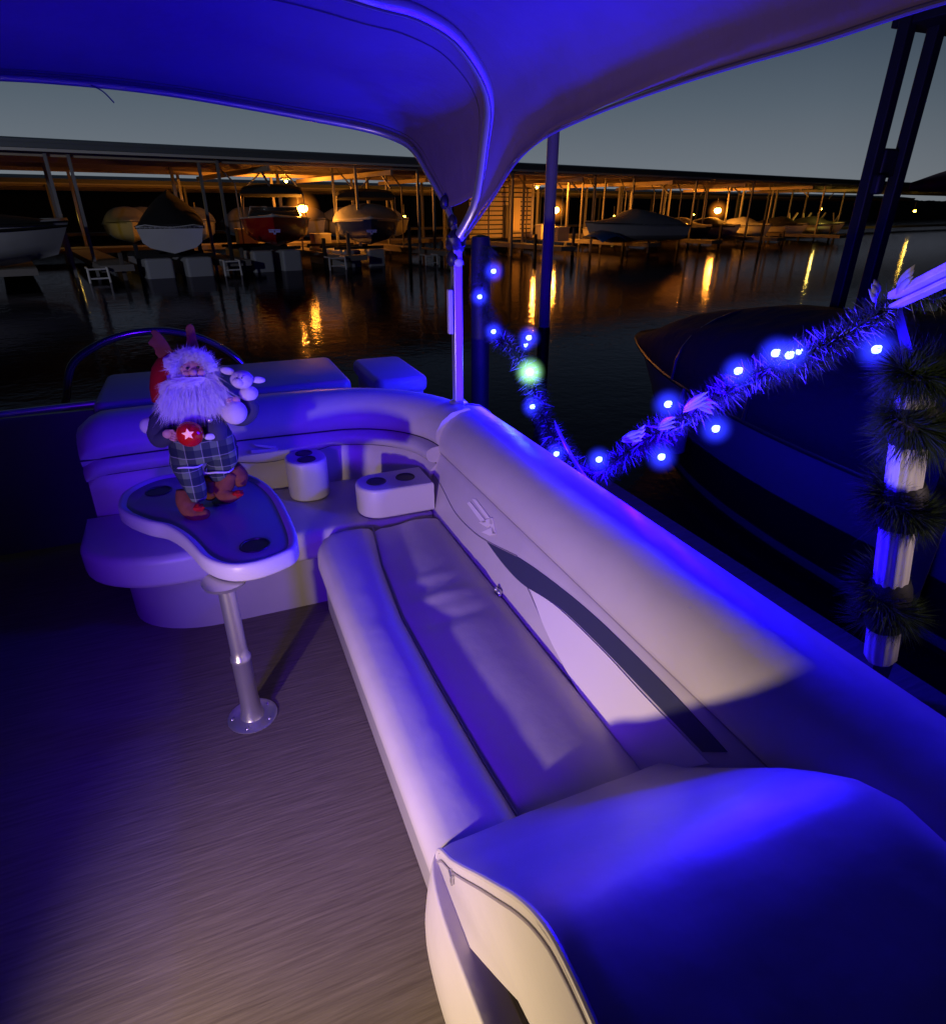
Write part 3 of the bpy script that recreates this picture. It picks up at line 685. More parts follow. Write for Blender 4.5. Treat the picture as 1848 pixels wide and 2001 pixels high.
# ================================================================== FAR COVERED DOCKS
TH = math.atan(.22); UA = V((math.cos(TH), math.sin(TH), 0)); VB = V((-math.sin(TH), math.cos(TH), 0)); D0 = V((0, 30, 0))
def DL(a, b, z): return D0+UA*a+VB*b+V((0, 0, z))
def DH(u, v, b):                     # line of sight onto the upright plane b metres behind the eave
    return PN(u, v, D0+VB*b, VB)
def ab(p): q = p-D0; return q.dot(UA), q.dot(VB)
def dbox(m, a0, a1, b0, b1, z0, z1):
    c = DL((a0+a1)/2, (b0+b1)/2, (z0+z1)/2); return m.obox(c, UA*(a1-a0)/2, VB*(b1-b0)/2, V((0, 0, (z1-z0)/2)))
roof_m = mat('roof_metal', (.16, .18, .19), .5, .2, bump=((3, 1, 1), .3, .02))
under_m = mat('roof_underside', (.50, .42, .32), .7, var=((.4, .4, .4), (.34, .28, .22), .3))
fascia_m = mat('fascia', (.62, .60, .56), .5)
post_m = mat('galvanised_post', (.30, .30, .30), .5, .2, var=((2, 2, 1), (.20, .19, .18), .3))
walk_m = mat('walkway', (.20, .18, .17), .9)
EZ = 3.6
def shed(name, b0, b1, a0, a1, label, ez=EZ):
    t = thing(name, DL((a0+a1)/2, b0, 0), label, 'boat shed', 'covered docks across the water')
    m = MB(); 
    # low-pitched roof: outer skin
    rows = []
    for k in range(9):
        b = lerp(b0-.3, b1, k/8); z = ez+.28+(.5*math.sin(math.pi*k/8)); rows.append([DL(a, b, z) for a in (a0, a1)])
    m.grid(rows).build('roof', roof_m, t, smooth=False, solid=.05)
    m = MB(); dbox(m, a0, a1, b0, b1, ez+.12, ez+.16); m.build('ceiling', under_m, t, smooth=False)
    m = MB(); dbox(m, a0, a1, b0-.16, b0-.10, ez, ez+.12); m.build('fascia', fascia_m, t, smooth=False)
    m = MB(); dbox(m, a0, a1, b0-.26, b0-.18, ez+.10, ez+.36); m.build('gutter', roof_m, t, smooth=False)
    for b in [b0+.5+3.6*i for i in range(int((b1-b0)/3.6)+1)]:
        m = MB(); dbox(m, a0, a1, b-.08, b+.08, ez-.12, ez+.11); m.build('purlin', under_m, t, smooth=False)
    return t
S1 = shed('covered_dock', 0, 13, -26, 120, 'long covered dock with a low dark roof and pale edge across the water')
S2 = shed('covered_dock', 27, 40, -40, 130, 'second covered dock seen dimly behind the boats under the first roof', 3.35)
# posts along the eave of the first shed, each at its own place
pn = [118, 162, 405, 440, 656, 700, 758, 818, 848, 1000, 1022, 1135, 1158, 1178, 1212, 1232, 1290, 1296, 1352, 1376, 1418, 1462, 1502, 1540, 1600, 1640]
for i, u in enumerate(pn):
    bb = (.3, .3, .5, .3, 2.5, .4, 6, .4, .3)[i % 9] if i < 9 else (.4, 3.8, 7.5)[i % 3]
    p = DH(u, 420, bb); a, b = ab(p); m = MB(); dbox(m, a-.055, a+.055, b-.055, b+.055, -1.0, EZ+.1); m.build('post', post_m, S1, smooth=False)
for i in range(16):
    for b in (7.5, 12.4):
        m = MB(); a = -20+i*5.3+(b > 10)*1.3; dbox(m, a-.07, a+.07, b-.07, b+.07, -1.0, EZ+.1); m.build('post', post_m, S1, smooth=False)
for a in (3.6, 9.5, 15.2, 22, 30, 38, 47, 57):
    m = MB(); dbox(m, a-.06, a+.06, .2, 12.6, EZ-.35, EZ-.14); m.build('cross_beam', under_m, S1, smooth=False)
    m = MB(); m.beam(DL(a, .4, EZ-.9), DL(a, 1.4, EZ-.2), .07); m.beam(DL(a+.05, 4, EZ-.9), DL(a+.95, 4, EZ-.15), .06); m.build('brace', post_m, S1, smooth=False)
for i in range(14):
    m = MB(); a = -30+i*9; dbox(m, a-.08, a+.08, 27.2, 27.36, -1, 3.4); m.build('post', post_m, S2, smooth=False)
for i in range(16):
    a = 2.2+i*2.9; m = MB(); m.beam(DL(a, 3.2, EZ), DL(a+.75, 3.2, EZ-.75), .06); m.beam(DL(a+.75, 3.2, EZ-.75), DL(a+.75, 3.2, -.1), .06); m.build('brace', post_m, S1, smooth=False)
# main walkway and fingers
m = MB(); dbox(m, -26, 120, 10, 12.2, -.25, -.02); m.build('main_walkway', walk_m, smooth=False)['kind'] = 'structure'
m = MB(); dbox(m, -40, 130, 37, 39, -.25, -.02); m.build('back_walkway', walk_m, smooth=False)['kind'] = 'structure'
for u in (430, 655, 845, 1060, 1225, 1345, 1470, 1590, 205, 20):
    a, b = ab(DH(u, 480, 0)); m = MB(); dbox(m, a-.55, a+.55, -2.2, 10.0, -.27, -.05); m.build('finger_dock', walk_m, smooth=False)['kind'] = 'structure'
# white ladders at the finger ends
for i, (u, v, w, dsc) in enumerate(((195, 545, .62, 'white dock ladder between the grey cruiser and the black-covered boat'), (455, 528, .6, 'white dock ladder between the black-covered boat and the red boat'), (660, 520, .72, 'white dock ladder between the red boat and the dark blue boat'), (843, 514, .62, 'white dock ladder right of the dark blue boat'))):
    p = DH(u, v, -2.4); a, b = ab(p); z = p.z
    t = thing('dock_ladder', DL(a, b, z-.3), dsc, 'ladder', 'white ladders at the finger docks')
    for s in (-1, 1):
        m = MB(); m.tube([DL(a+s*w/2, b+.5, z+.36), DL(a+s*w/2, b, z+.36), DL(a+s*w/2*1.08, b-.05, z-.55)], .04, 8); m.build('rail', white_paint, t)
    for zz in (z+.33, z+.02):
        m = MB(); m.beam(DL(a-w/2, b, zz), DL(a+w/2, b, zz), .05); m.build('rung', white_paint, t, smooth=False)
# lamps
def lamp(u, v, b, label, m_, r, pw, col, g):
    p = DH(u, v, b); a, bb = ab(p); t = thing('dock_lamp', p, label, 'lamp', g)
    MB().ball(p, (r*1.1, r, r*.9), 8, 12).build('bulb', m_, t)
    MB().lathe(p+V((0, 0, r*.7)), [(r*1.5, 0), (r*1.4, .03), (r*.5, .12), (.02, .16)], 14).build('hood', post_m, t)
    q = MB(); dbox(q, a-.03, a+.03, bb+.06, bb+.12, p.z, p.z+.9); dbox(q, a-.03, a+.03, bb-.02, bb+.1, p.z+.12, p.z+.17); q.build('arm', post_m, t, smooth=False)
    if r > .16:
        aura('glow', p, .85, (1, .27, .02), 2.6, t)  # added emissive ball imitating the halo of the sodium bulb
    if pw: pt_light('lamp_light', p+V((0, 0, -.12))-VB*.1, col, pw, .10)
    return p
G1, G2 = 'orange sodium lamps under the near roof', 'small yellow lamps on the far docks'
SO = (1, .31, .03)
lamp(592, 407, 1.6, 'orange lamp glowing beside the red boat with the black top', sodium_m, .19, 520, SO, G1)
lamp(1085, 410, 4.0, 'orange lamp glowing right of the lapped dockside hut', sodium_m, .22, 1700, SO, G1)
lamp(1402, 411, 4.0, 'orange lamp in the right half of the near covered dock', sodium_m, .24, 1800, SO, G1)
YE = (1, .72, .12)
for u, v, b, l in ((118, 423, 16, 'yellow lamp above the grey cruiser at far left'), (384, 424, 20, 'yellow lamp just right of the black-covered boat'), (604, 422, 22, 'yellow lamp tucked close to the leftmost orange lamp'), (790, 423, 20, 'yellow lamp right of the dark blue boat'),
                (1200, 422, 20, 'yellow lamp right of the grey boat with the blue tarp'), (1355, 419, 30, 'faint yellow lamp between the two right orange lamps'), (1787, 412, 6, 'yellow lamp at the right end beyond the lift posts')):
    lamp(u, v, b, l, yellow_m, .10 if b > 10 else .14, 60 if u == 1787 else 25, YE, G2)
lamp(1604, 408, 3, 'yellow lamp low under the roof left of the lift posts', yellow_m, .09, 90, YE, G2)
# fill of the further sodium lamps hanging above the walkway
for a, zz in ((7.5, 3.0), (26, 3.0), (44, 3.0)):
    t = thing('strip_lamp', DL(a, 9, zz), {7.5: 'hooded orange lamp high above the walkway behind the red boat', 26: 'hooded orange lamp high above the walkway behind the hut', 44: 'hooded orange lamp high above the walkway at the right'}[a], 'lamp', 'hooded lamps over the walkway')
    q = MB(); q.ball(DL(a, 9, zz+.2), (.09, .09, .06), 6, 10); q.build('bulb', sodium_m, t)
    q = MB(); dbox(q, a-.25, a+.25, 8.85, 9.15, zz+.32, zz+.42); q.build('hood', post_m, t, smooth=False)
    pt_light('lamp_light', DL(a, 9, zz+.08), SO, 1100, .08)
# lapped hut
p0, p1 = DH(950, 455, 8), DH(1040, 350, 8); a0, a1 = ab(p0)[0], ab(p1)[0]
HT = thing('dock_hut', DL((a0+a1)/2, 8, -.02), 'orange-lit hut with lapped siding under the roof right of the canopy hinge', 'hut')
lap_m = mat('lapped_siding', (.55, .48, .38), .6)
q = MB(); dbox(q, a0-1.4, a1, 8.05, 9.9, -.05, EZ-.1); q.build('wall', black_m, HT, smooth=False)
q = MB()
nl = 12
for i in range(nl):
    z0 = .0+i*(EZ-.2)/nl; q.obox(DL((a0+a1)/2-.7, 8.0, z0+.14), UA*((a1-a0)/2+.7), VB*.02+V((0, 0, -.005)), V((0, 0, .10))-VB*.02)
q.build('siding', lap_m, HT, smooth=False)
d0 = ab(DH(990, 440, 7.9))[0]; q = MB(); dbox(q, d0-.33, d0+.33, 7.90, 7.94, 0, 2.05); q.build('door', mat('hut_door', (.12, .10, .08), .6), HT, smooth=False)
q = MB(); dbox(q, d0+.42, d0+1.15, 7.88, 7.93, .45, 2.5); q.build('notice_panel', mat('panel_board', (.75, .62, .40), .5), HT, smooth=False)
q = MB(); dbox(q, a1-.02, a1+.10, 7.86, 8.0, -.02, EZ-.12); q.build('corner_board', fascia_m, HT, smooth=False)

# wooded shore behind the sheds
rows = []
for j in range(2):
    r = []
    for i in range(380):
        a = -80+i*1.1; r.append(DL(a, 62+j*6, -.7 if j == 0 else 4.5+.5*mn.noise(V((a*.09, 1, 0)))+.3*mn.noise(V((a*.6, 2, 0)))))
    rows.append(r)
rows.append([DL(-80+i*1.1, 110, 1) for i in range(380)])
MB().grid(rows).build('hills', mat('shore', (.012, .014, .012), .95), angle=180)['kind'] = 'structure'
fl = bpy.data.lights.new('far_boat_fill', 'SPOT'); fl.color = (.80, .84, 1); fl.energy = 2000; fl.spot_size = R(75); fl.spot_blend = .6; fl.shadow_soft_size = .3  # unseen fill spot, added to brighten the fronts of the far boats
fo = bpy.data.objects.new('far_boat_fill', fl); fo.location = (-13, 9, 5.0); COL.objects.link(fo); fo.rotation_euler = (V((8, 31, .6))-fo.location).to_track_quat('-Z', 'Y').to_euler()
# ---- boats
gel_w = mat('white_gelcoat', (.62, .62, .64), .25, coat=.4, var=((1, 1, 1), (.5, .5, .52), .3)); gel_r = mat('red_gelcoat', (.42, .008, .014), .22, coat=.5); gel_b = mat('blue_gelcoat', (.015, .03, .16), .22, coat=.5)
blk = mat('black_canvas', (.010, .010, .012), .85); grey_c = mat('grey_cover', (.30, .31, .34), .8, bump=((3, 3, 3), .6, .05)); blue_t = mat('blue_tarp', (.03, .14, .50), .6); glass = mat('windscreen', (.04, .045, .05), .08, spec=.8)
tank_m = mat('lift_tank', (.36, .37, .40), .5); emb = mat('emblem_silver', (.70, .70, .70), .3, .5)
def boat(name, label, loc, rz, L, W, H, hullm, deckm=gel_w, bimini=None, cover=None, screen=True, emblem=False, stripe=None, tower=False, seats=True):
    t = bpy.data.objects.new(name, None); COL.objects.link(t); t['_w'] = (0, 0, 0); tag(t, label, 'boat')
    def sec(s):   # s 0 bow..1 stern -> half width, keel z, sheer z
        w = W/2*(1-(1-min(1, s/.55))**2.0)+.015; return w, H*(.30*(1-min(1, s/.35))**1.8), H*(1+.16*(1-s)**1.5)
    N = 22; rows = []; rd = []; rs = []
    for i in range(N+1):
        s = i/N; y = -L*s; w, kz, sz = sec(s); r = []
        for k in range(11):
            f = k/10*2-1; g = abs(f)
            if g > .5: ww = w*lerp(.86, 1, (g-.5)*2); zz = lerp(kz+(sz-kz)*.27, sz, (g-.5)*2)
            else: ww = w*.86*g*2; zz = lerp(kz, kz+(sz-kz)*.27, g*2)
            r.append(V((math.copysign(ww, f), y-(1-s)**3*(zz-sz)*-.9*0+ (zz-sz)*-.6*0 - (sz-zz)*.55*max(0, 1-s*3), zz)))
        rows.append(r)
        rd.append([V((-w*.98, y, sz)), V((-w*.72, y-.02, sz+.05)), V((0, y-.03, sz+(.10 if s < .45 else -.05))), V((w*.72, y-.02, sz+.05)), V((w*.98, y, sz))])
    MB().grid(rows, caps=True).build('hull', hullm, t, angle=35)
    MB().grid(rd, caps=False).build('deck', deckm, t, angle=35, solid=.03)
    q = MB(); q.tube([V((r[0].x*1.01, r[0].y, r[0].z)) for r in rows], .03, 6); q.tube([V((r[-1].x*1.01, r[-1].y, r[-1].z)) for r in rows], .03, 6); q.build('rub_rail', plastic_dark if hullm == gel_w else gel_w, t)
    if stripe:
        q = MB()
        for sd in (0, -1): q.grid([[r[sd].lerp(r[1 if sd == 0 else -2], f)+V((r[sd].x*.015, 0, 0)) for f in (.35, .6)] for r in rows])
        q.build('stripe', stripe, t, solid=.01)
    if screen:
        y0 = -L*.36; q = MB(); r1, r2 = [], []
        for k in range(13):
            a = math.pi*k/12; r1.append(V((-W*.40*math.cos(a), y0-.9+.9*math.sin(a), H*1.03))); r2.append(V((-W*.34*math.cos(a), y0-1.1+.55*math.sin(a), H*1.03+.48)))
        q.grid([r1, r2]).build('windscreen', glass, t, solid=.012); MB().tube(r2, .02, 6).build('screen_frame', steel, t)
    if seats and not cover:
        q = MB()
        for x in (-W*.24, W*.24): q.obox(V((x, -L*.62, H*1.1)), (W*.13, 0, 0), (0, .28, 0), (0, 0, .22)); q.obox(V((x, -L*.68, H*1.25)), (W*.13, 0, 0), (0, .06, 0), (0, 0, .3))
        q.build('seats', gel_w, t, smooth=False, bevel=.05)
    if bimini:
        z = H+1.35; y0, y1 = -L*.40, -L*.75; rows_ = []
        for i in range(9):
            y = lerp(y0, y1, i/8); e_ = .10*(1-min(1, min(i, 8-i)/2)); rows_.append([V((-W*.44*math.cos(math.pi*k/12), y, z-.30-e_+.34*math.sin(math.pi*k/12)**.5+.05*math.sin(math.pi*i/8))) for k in range(13)]+[V((W*.42*math.cos(math.pi*k/8), y, z-.42+e_)) for k in range(9)])
        MB().grid(rows_, cv=True, caps=True).build('bimini', bimini, t, angle=50)
        for x in (-1, 1):
            q = MB(); q.tube([V((x*W*.46, -L*.52, H)), V((x*W*.44, y0, z-.28))], .025, 6); q.tube([V((x*W*.46, -L*.55, H)), V((x*W*.44, y1, z-.28))], .025, 6); q.build('bimini_frame', steel, t)
    if cover:
        rows_ = []
        for i in range(17):
            s = .06+.94*i/16; w, kz, sz = sec(s); hh = interp([(.06, .03), (.3, .25), (.5, .75), (.7, .60), (.9, .35), (1, .04)], s)*(cover[1])
            rows_.append([V((-w*1.04*math.cos(math.pi*k/14), -L*s, sz-.08+(hh+.1)*((1-abs(k-7)/7)**1.05 if len(cover) > 2 else math.sin(math.pi*k/14)**.9)+.03*mn.noise(V((k*.7, s*8, 1))))) for k in range(15)])
        MB().grid(rows_, caps=True).build('cover', cover[0], t, angle=50)
    if tower:
        q = MB()
        for x in (-1, 1): q.tube(cr([V((x*W*.47, -L*.50, H)), V((x*W*.42, -L*.46, H+.8)), V((x*W*.30, -L*.48, H+1.35)), V((0, -L*.48, H+1.42))], 5), .04, 8)
        q.build('tower', blk, t)
    if emblem:
        q = MB(); s = .10; zc = H*.62
        for x0, x1, z0, z1 in ((-.24, .24, .05, .09), (-.22, -.02, -.03, .04), (.02, .22, -.03, .04), (-.05, .05, -.10, -.03)):
            for k in range(1): q.obox(V(((x0+x1)/2, .02-.06, zc+(z0+z1)/2)), ((x1-x0)/2, 0, 0), (0, .02, 0), (0, -.0, (z1-z0)/2))
        q.build('bow_emblem', emb, t, smooth=False)
    t.location = loc; t.rotation_euler = (0, 0, rz)
    return t
def lift(name, label, a, b, z, n=2, w=.85, L=4.2, y0=0):
    t = thing(name, DL(a, b, z), label, 'boat lift', 'floating lifts under the moored boats')
    for i in range(n):
        x = a+(i-(n-1)/2)*w*1.45; q = MB(); dbox(q, x-w/2, x+w/2, b, b+L, -.85, z-.12); q.build('tank', tank_m, t, smooth=False, bevel=.10)
    q = MB()
    for k in (.5, 2.2, 3.8): dbox(q, a-w*n*.72, a+w*n*.72, b+k, b+k+.12, z-.12, z)
    q.build('bunk', blk, t, smooth=False); return t
# boats of the near row; bows toward us
def at_uv(u, b, z): 
    p = DH(u, 480, b); a, _ = ab(p); return DL(a, b, z)
bw = -TH*0
boat('motor_boat', 'red-bowed motor boat with a black folding top lit orange', at_uv(540, -2.0, .30), math.pi-.14, 6.4, 3.0, 1.05, gel_r, bimini=blk, emblem=True)
lift('boat_lift', 'floating lift under the red-bowed boat', ab(at_uv(547, -2, 0))[0], -1.6, .35)
boat('motor_boat', 'dark blue motor boat with a grey cover and black top', at_uv(728, -2.0, .25), math.pi-.18, 6.4, 3.1, 1.0, gel_b, bimini=blk, cover=(grey_c, 1.0), emblem=True)
lift('boat_lift', 'floating lift under the dark blue boat', ab(at_uv(722, -2, 0))[0], -1.5, .25)
boat('motor_boat', 'white motor boat under a peaked black cover', at_uv(338, -1.8, .25)+V((.15, 6.3, 0)), -.02, 6.4, 2.3, .95, gel_w, cover=(blk, 1.7, 1))
lift('boat_lift', 'floating lift with pale tanks under the black-covered boat', ab(at_uv(345, -2, 0))[0], -2.0, .22, w=1.0)
# large cruiser at the left, bow pointing right
cb = DH(146, 478, -1.2)
boat('cabin_cruiser', 'long grey-striped cruiser with a dark top at the left edge', V((cb.x, cb.y, -.05)), TH-R(90)+.15, 9.5, 3.2, 1.25, gel_w, stripe=plastic_dark, bimini=blk, cover=(blk, 1.6))
boat('motor_boat', 'pale motor boat under a grey cover with a blue tarp beyond the mooring pile', at_uv(1140, -1.0, .0), TH+R(78), 6.5, 2.7, .95, gel_w, cover=(grey_c, 1.1))
q = thing('tarp', at_uv(1175, -1.6, .9), 'bright blue tarp thrown over the end of the pale grey boat', 'tarp')
pc = DH(1178, 463, -2.3); rows_ = []
for i in range(13):
    rows_.append([pc+UA*((i-6)*.17)+VB*((j-4)*.25)+V((0, 0, .32*math.cos((i-6)/13*3.0)-.45*max(0, abs(j-4)/4-.4)+.05*mn.noise(V((i*.6, j*.6, 2))))) for j in range(9)])
MB().grid(rows_).build('sheet', blue_t, q, angle=180, solid=.02)
# low boats under the right half of the roof
kinds = [(1258, 'low dark boat with a pale deck right of the blue tarp', gel_w, grey_c, 5.2), (1310, 'small grey-covered boat left of the rightmost orange lamp', gel_w, grey_c, 5.2), (1385, 'dark-hulled boat with pale cover below the rightmost orange lamp', gel_b, grey_c, 5.6), (1440, 'small black-covered boat right of the rightmost orange lamp', gel_w, blk, 5.2), (1500, 'low white boat left of the crossed trailer frames', gel_w, grey_c, 5.0), (1570, 'small dark-covered boat behind the crossed trailer frames', gel_w, blk, 5.0), (1640, 'dim covered boat just left of the lift posts', gel_w, blk, 5.4)]
for u, l, hm, cm, LL in kinds: boat('motor_boat', l, at_uv(u, 1.0+random.random(), -.30), TH+math.pi+random.uniform(-.1, .1), LL, 2.2, .85, hm, cover=(cm, .9), screen=False)
for u, l in ((268, 'pale covered boat in the far row left of the black peak'), (318, 'second pale covered boat in the far row behind the black peak'), (410, 'pale covered boat in the far row between the mooring posts'), (505, 'pale covered boat in the far row seen through the red boat frame'), (640, 'pale covered boat in the far row right of the orange lamp'), (700, 'pale covered boat in the far row behind the dark blue boat'), (800, 'pale covered boat in the far row below a yellow lamp')):
    boat('motor_boat', l, at_uv(u, 16+random.random()*2, -.15), TH+math.pi+random.uniform(-.1, .1), 6.2, 2.5, 1.1, gel_w, cover=(grey_c, 1.3), screen=False)['group'] = 'pale covered boats in the far row'
# crossed timber frames at the right, orange-lit
for i, u in enumerate((1545, 1572, 1600, 1630)):
    a, b = ab(DH(u, 440, 5)); t = thing('trailer_frame', DL(a, 5, 0), ('leftmost crossed timber frame by the near roof', 'second crossed timber frame from the left', 'third crossed timber frame from the left', 'rightmost crossed timber frame near the lift posts')[i], 'frame', 'crossed timber frames')
    q = MB(); q.beam(DL(a-.6, 5, .3), DL(a+.7, 5, 1.5), .12); q.beam(DL(a-.5, 5.1, 1.5), DL(a+.2, 5.1, .2), .10); q.build('braces', lap_m, t, smooth=False)
    q = MB(); q.beam(DL(a-.7, 5.05, .25), DL(a+.7, 5.05, .25), .12); q.beam(DL(a-.4, 5.05, -.3), DL(a-.4, 5.05, .25), .1); q.beam(DL(a+.4, 5.05, -.3), DL(a+.4, 5.05, .25), .1); q.build('base', lap_m, t, smooth=False)
for i in range(18):
    u = (228, 262, 388, 448, 468, 632, 680, 800, 862, 1046, 1120, 1218, 1268, 1325, 1405, 1486, 1528, 1618)[i]
    p = DH(u, 470, -1.9+(i % 3)*.8); a, b = ab(p); o = MB(); dbox(o, a-.07, a+.07, b-.07, b+.07, -1.2, .35+.25*(i % 4)); tag(o.build('piling', black_m if i % 2 else wood_dark, smooth=False, bevel=.02), None, None)
    ref = ('between the leftmost dock ladder and the black-covered boat', 'left of the black-covered boat, beside its pale lift tanks', 'right of the black-covered boat below its transom', 'just left of the second dock ladder', 'just right of the second dock ladder', 'right of the red-bowed boat under the orange lamp', 'between the third dock ladder and the dark blue boat', 'right below the cover of the dark blue boat', 'right of the fourth dock ladder near the canopy hinge', 'just left of the grey mooring pile', 'under the bow of the pale boat left of the blue tarp', 'just right of the blue tarp', 'in front of the low dark boat with a pale deck', 'left of the rightmost orange lamp in front of a grey-covered boat', 'right under the rightmost orange lamp', 'left of the crossed timber frames in front of a low white boat', 'at the foot of the leftmost crossed timber frame', 'between the crossed timber frames and the lift posts')[i]
    tag(COL.objects[-1], 'short dark piling '+ref, 'piling', 'short pilings along the finger docks')
# dock clutter
for u, b, w, h, nm, l in ((1095, 3, .5, .9, 'dock_box', 'grey dock box below the orange lamp right of the hut'), (1330, 7, .9, 1.0, 'dock_box', 'large dock box left of the rightmost orange lamp'), (1065, 6, .6, 1.0, 'dock_box', 'pale dock box beside the hut'), (625, 3, .45, .8, 'dock_box', 'orange-lit dock box between the red and dark blue boats'), (480, 7, .5, 1.0, 'dock_box', 'dock box behind the red boat')):
    a, _ = ab(DH(u, 450, b)); t = thing(nm, DL(a, b, -.05), l, 'dock box', 'dock boxes on the far walkways')
    q = MB(); dbox(q, a-w, a+w, b-.3, b+.3, -.05, h*.8); q.build('box', lap_m, t, smooth=False, bevel=.02); q = MB(); dbox(q, a-w-.03, a+w+.03, b-.33, b+.33, h*.8, h*.88); q.build('lid', fascia_m, t, smooth=False, bevel=.02)
# ================================================================== GNOME FIGURE ON THE TABLE
GY = 2.42
def g(x, y, dy=0): return PY((250+x/4.653)*.9625, (650+y/4.653)*.9625, GY+dy)
GN = thing('gnome_figure', (-.09, GY, .69), 'bearded gnome doll in plaid trousers and red hood standing on the table', 'doll')
S = .00042   # metres per crop pixel
def limb(pts, rs, name, m, par=GN, n=14, **k):
    return MB().tube(cr(pts, 6), [interp([(i*6, r) for i, r in enumerate(rs)], j) for j in range((len(pts)-1)*6+1)], n).build(name, m, par, angle=180, **k)
# coat / torso
rows = []
for (x, y, w, d) in ((640, 850, 130, .05), (660, 900, 190, .065), (700, 980, 235, .078), (735, 1060, 262, .085), (760, 1140, 275, .09), (765, 1220, 285, .092), (765, 1262, 275, .09)):
    c = g(x, y); r = []
    for k in range(28):
        a = 2*math.pi*k/28; fo = 1+.05*math.sin(a*5+y*.01)
        r.append(c+V((w*S*math.cos(a)*fo, d*math.sin(a)*fo, .010*math.sin(a*4+y))))
    rows.append(r)
MB().grid(rows, cv=True, caps=True).build('coat', plaid_m, GN, angle=180)
# dark waistcoat panels in front
limb([g(860, 900, -.06), g(880, 1020, -.085), g(900, 1120, -.09)], [.03, .036, .03], 'coat_front', coat_m)
b = MB(); b.ball(g(820, 1100, -.115), (.021, .008, .012)); b.build('bow', white_fur, GN)
b = MB(); b.ball(g(820, 945, -.10), (.010, .006, .010)); b.build('button', steel, GN)
# trousers
limb([g(600, 1235), g(590, 1340, -.01), g(640, 1480, -.02), g(690, 1600, -.03), g(715, 1690, -.03)], [.052, .056, .046, .038, .028], 'trouser_leg', plaid_m)
limb([g(930, 1200), g(935, 1300), g(900, 1390, .02), g(880, 1470, .05)], [.060, .058, .044, .03], 'trouser_leg', plaid_m)
for c, r in ((g(905, 1385, 0), .05), (g(610, 1335, -.01), .053)):
    MB().tube([c+V((r*1.06*math.cos(a/10*math.pi), r*1.06*math.sin(a/10*math.pi), -.006+.004*math.sin(a))) for a in range(21)], .0035, 6).build('trim', white_fur, GN)
# boots
def boot(pts, rs, tip, label=None):
    o = limb(pts, rs, 'boot', brown_felt); 
    MB().ball(tip, (.020, .018, .012), 8, 12, jit=.6).build('red_bow', red_felt, GN); return o
z0 = .70
b1 = [g(575, 1600, .0), g(590, 1700, -.01), g(640, 1780, -.02), g(720, 1840, -.045), g(800, 1815, -.07)]
boot(b1, [.028, .036, .040, .034, .012], g(715, 1770, -.10))
boot([g(1000, 1430, .05), g(960, 1530, .05), g(940, 1620, .04), g(1010, 1665, .02), g(1110, 1640, .0)], [.034, .040, .036, .026, .010], g(1085, 1635, -.035))
limb([g(1030, 1400, .07), g(1090, 1480, .07), g(1120, 1570, .06)], [.036, .040, .016], 'boot_cuff', brown_felt)
limb([g(790, 1470, .06), g(810, 1560, .05), g(800, 1640, .03)], [.034, .030, .022], 'boot_cuff', brown_felt)
b = MB(); b.ball(g(820, 1660, .03), (.022, .02, .02)); b.build('pompom', brown_felt, GN)
b = MB(); p = g(960, 1700, .06); b.tube([V((p.x, p.y, .69)), V((p.x, p.y, .80))], .012, 10); b.lathe((p.x, p.y, .689), [(.05, .001), (.05, .006), (.01, .010)], 20); b.build('stand', plastic_dark, GN)
# arms
limb([g(430, 880, -.01), g(330, 1000, -.03), g(350, 1120, -.05), g(440, 1080, -.09)], [.040, .040, .034, .024], 'sleeve', coat_m)
b = MB(); b.ball(g(235, 995, -.03), (.027, .024, .03), rot=Matrix.Rotation(.5, 3, 'Y')); b.build('plush_paw', cream_fur, GN)
limb([g(980, 860, -.02), g(1120, 900, -.02), g(1200, 830, -.03), g(1170, 740, -.05)], [.040, .040, .034, .024], 'sleeve', coat_m)
def hand(c, d, s, name='hand'):
    d = V(d).normalized(); u = V((0, -1, 0)); w = d.cross(u).normalized(); u = w.cross(d)
    b = MB(); b.ball(c, (s*.9, s*.5, s*.8), 8, 12)
    for k in range(4):
        o = w*(k-1.5)*s*.42; b.tube([c+o+d*s*.5, c+o+d*s*1.2+u*s*.1, c+o*.9+d*s*1.5-u*s*.35], [s*.23, s*.21, s*.16], 8)
    b.tube([c-w*s*.6, c-w*s*.9+d*s*.6, c-w*s*.6+d*s*1.0], [s*.24, s*.2, s*.16], 8)
    b.build(name, skin_m, GN, angle=180)
hand(g(425, 1075, -.12), g(540, 1120, -.14)-g(425, 1075, -.12), .021)
hand(g(1060, 760, -.085), g(960, 790, -.10)-g(1060, 760, -.085), .019)
# star ball held in front
SBx = thing('star_ball', g(630, 1075, -.13), 'glossy red ball with a glowing star held by the gnome', 'ornament')
c = g(630, 1075, -.13); MB().ball(c, (.046, .042, .046), 16, 24).build('ball', red_gloss, SBx)
n_ = (C0-c).normalized(); ux = n_.cross(V((0, 0, 1))).normalized()*-1; uz = ux.cross(n_)*-1; b = MB(); fr, bk = [], []
for k in range(10):
    a = math.pi/2+k*math.pi/5; r = .021 if k % 2 == 0 else .010; q = c+n_*.0455+ux*(r*math.cos(a)-.006)+V((0, 0, 1))*r*math.sin(a); fr.append(q); bk.append(q-n_*.014)
b.add(fr+bk+[c+n_*.050-ux*.006], [(k, (k+1) % 10, 20) for k in range(10)]+[(k, k+10, (k+1) % 10+10, (k+1) % 10) for k in range(10)]); b.build('star', star_m, SBx, smooth=False)
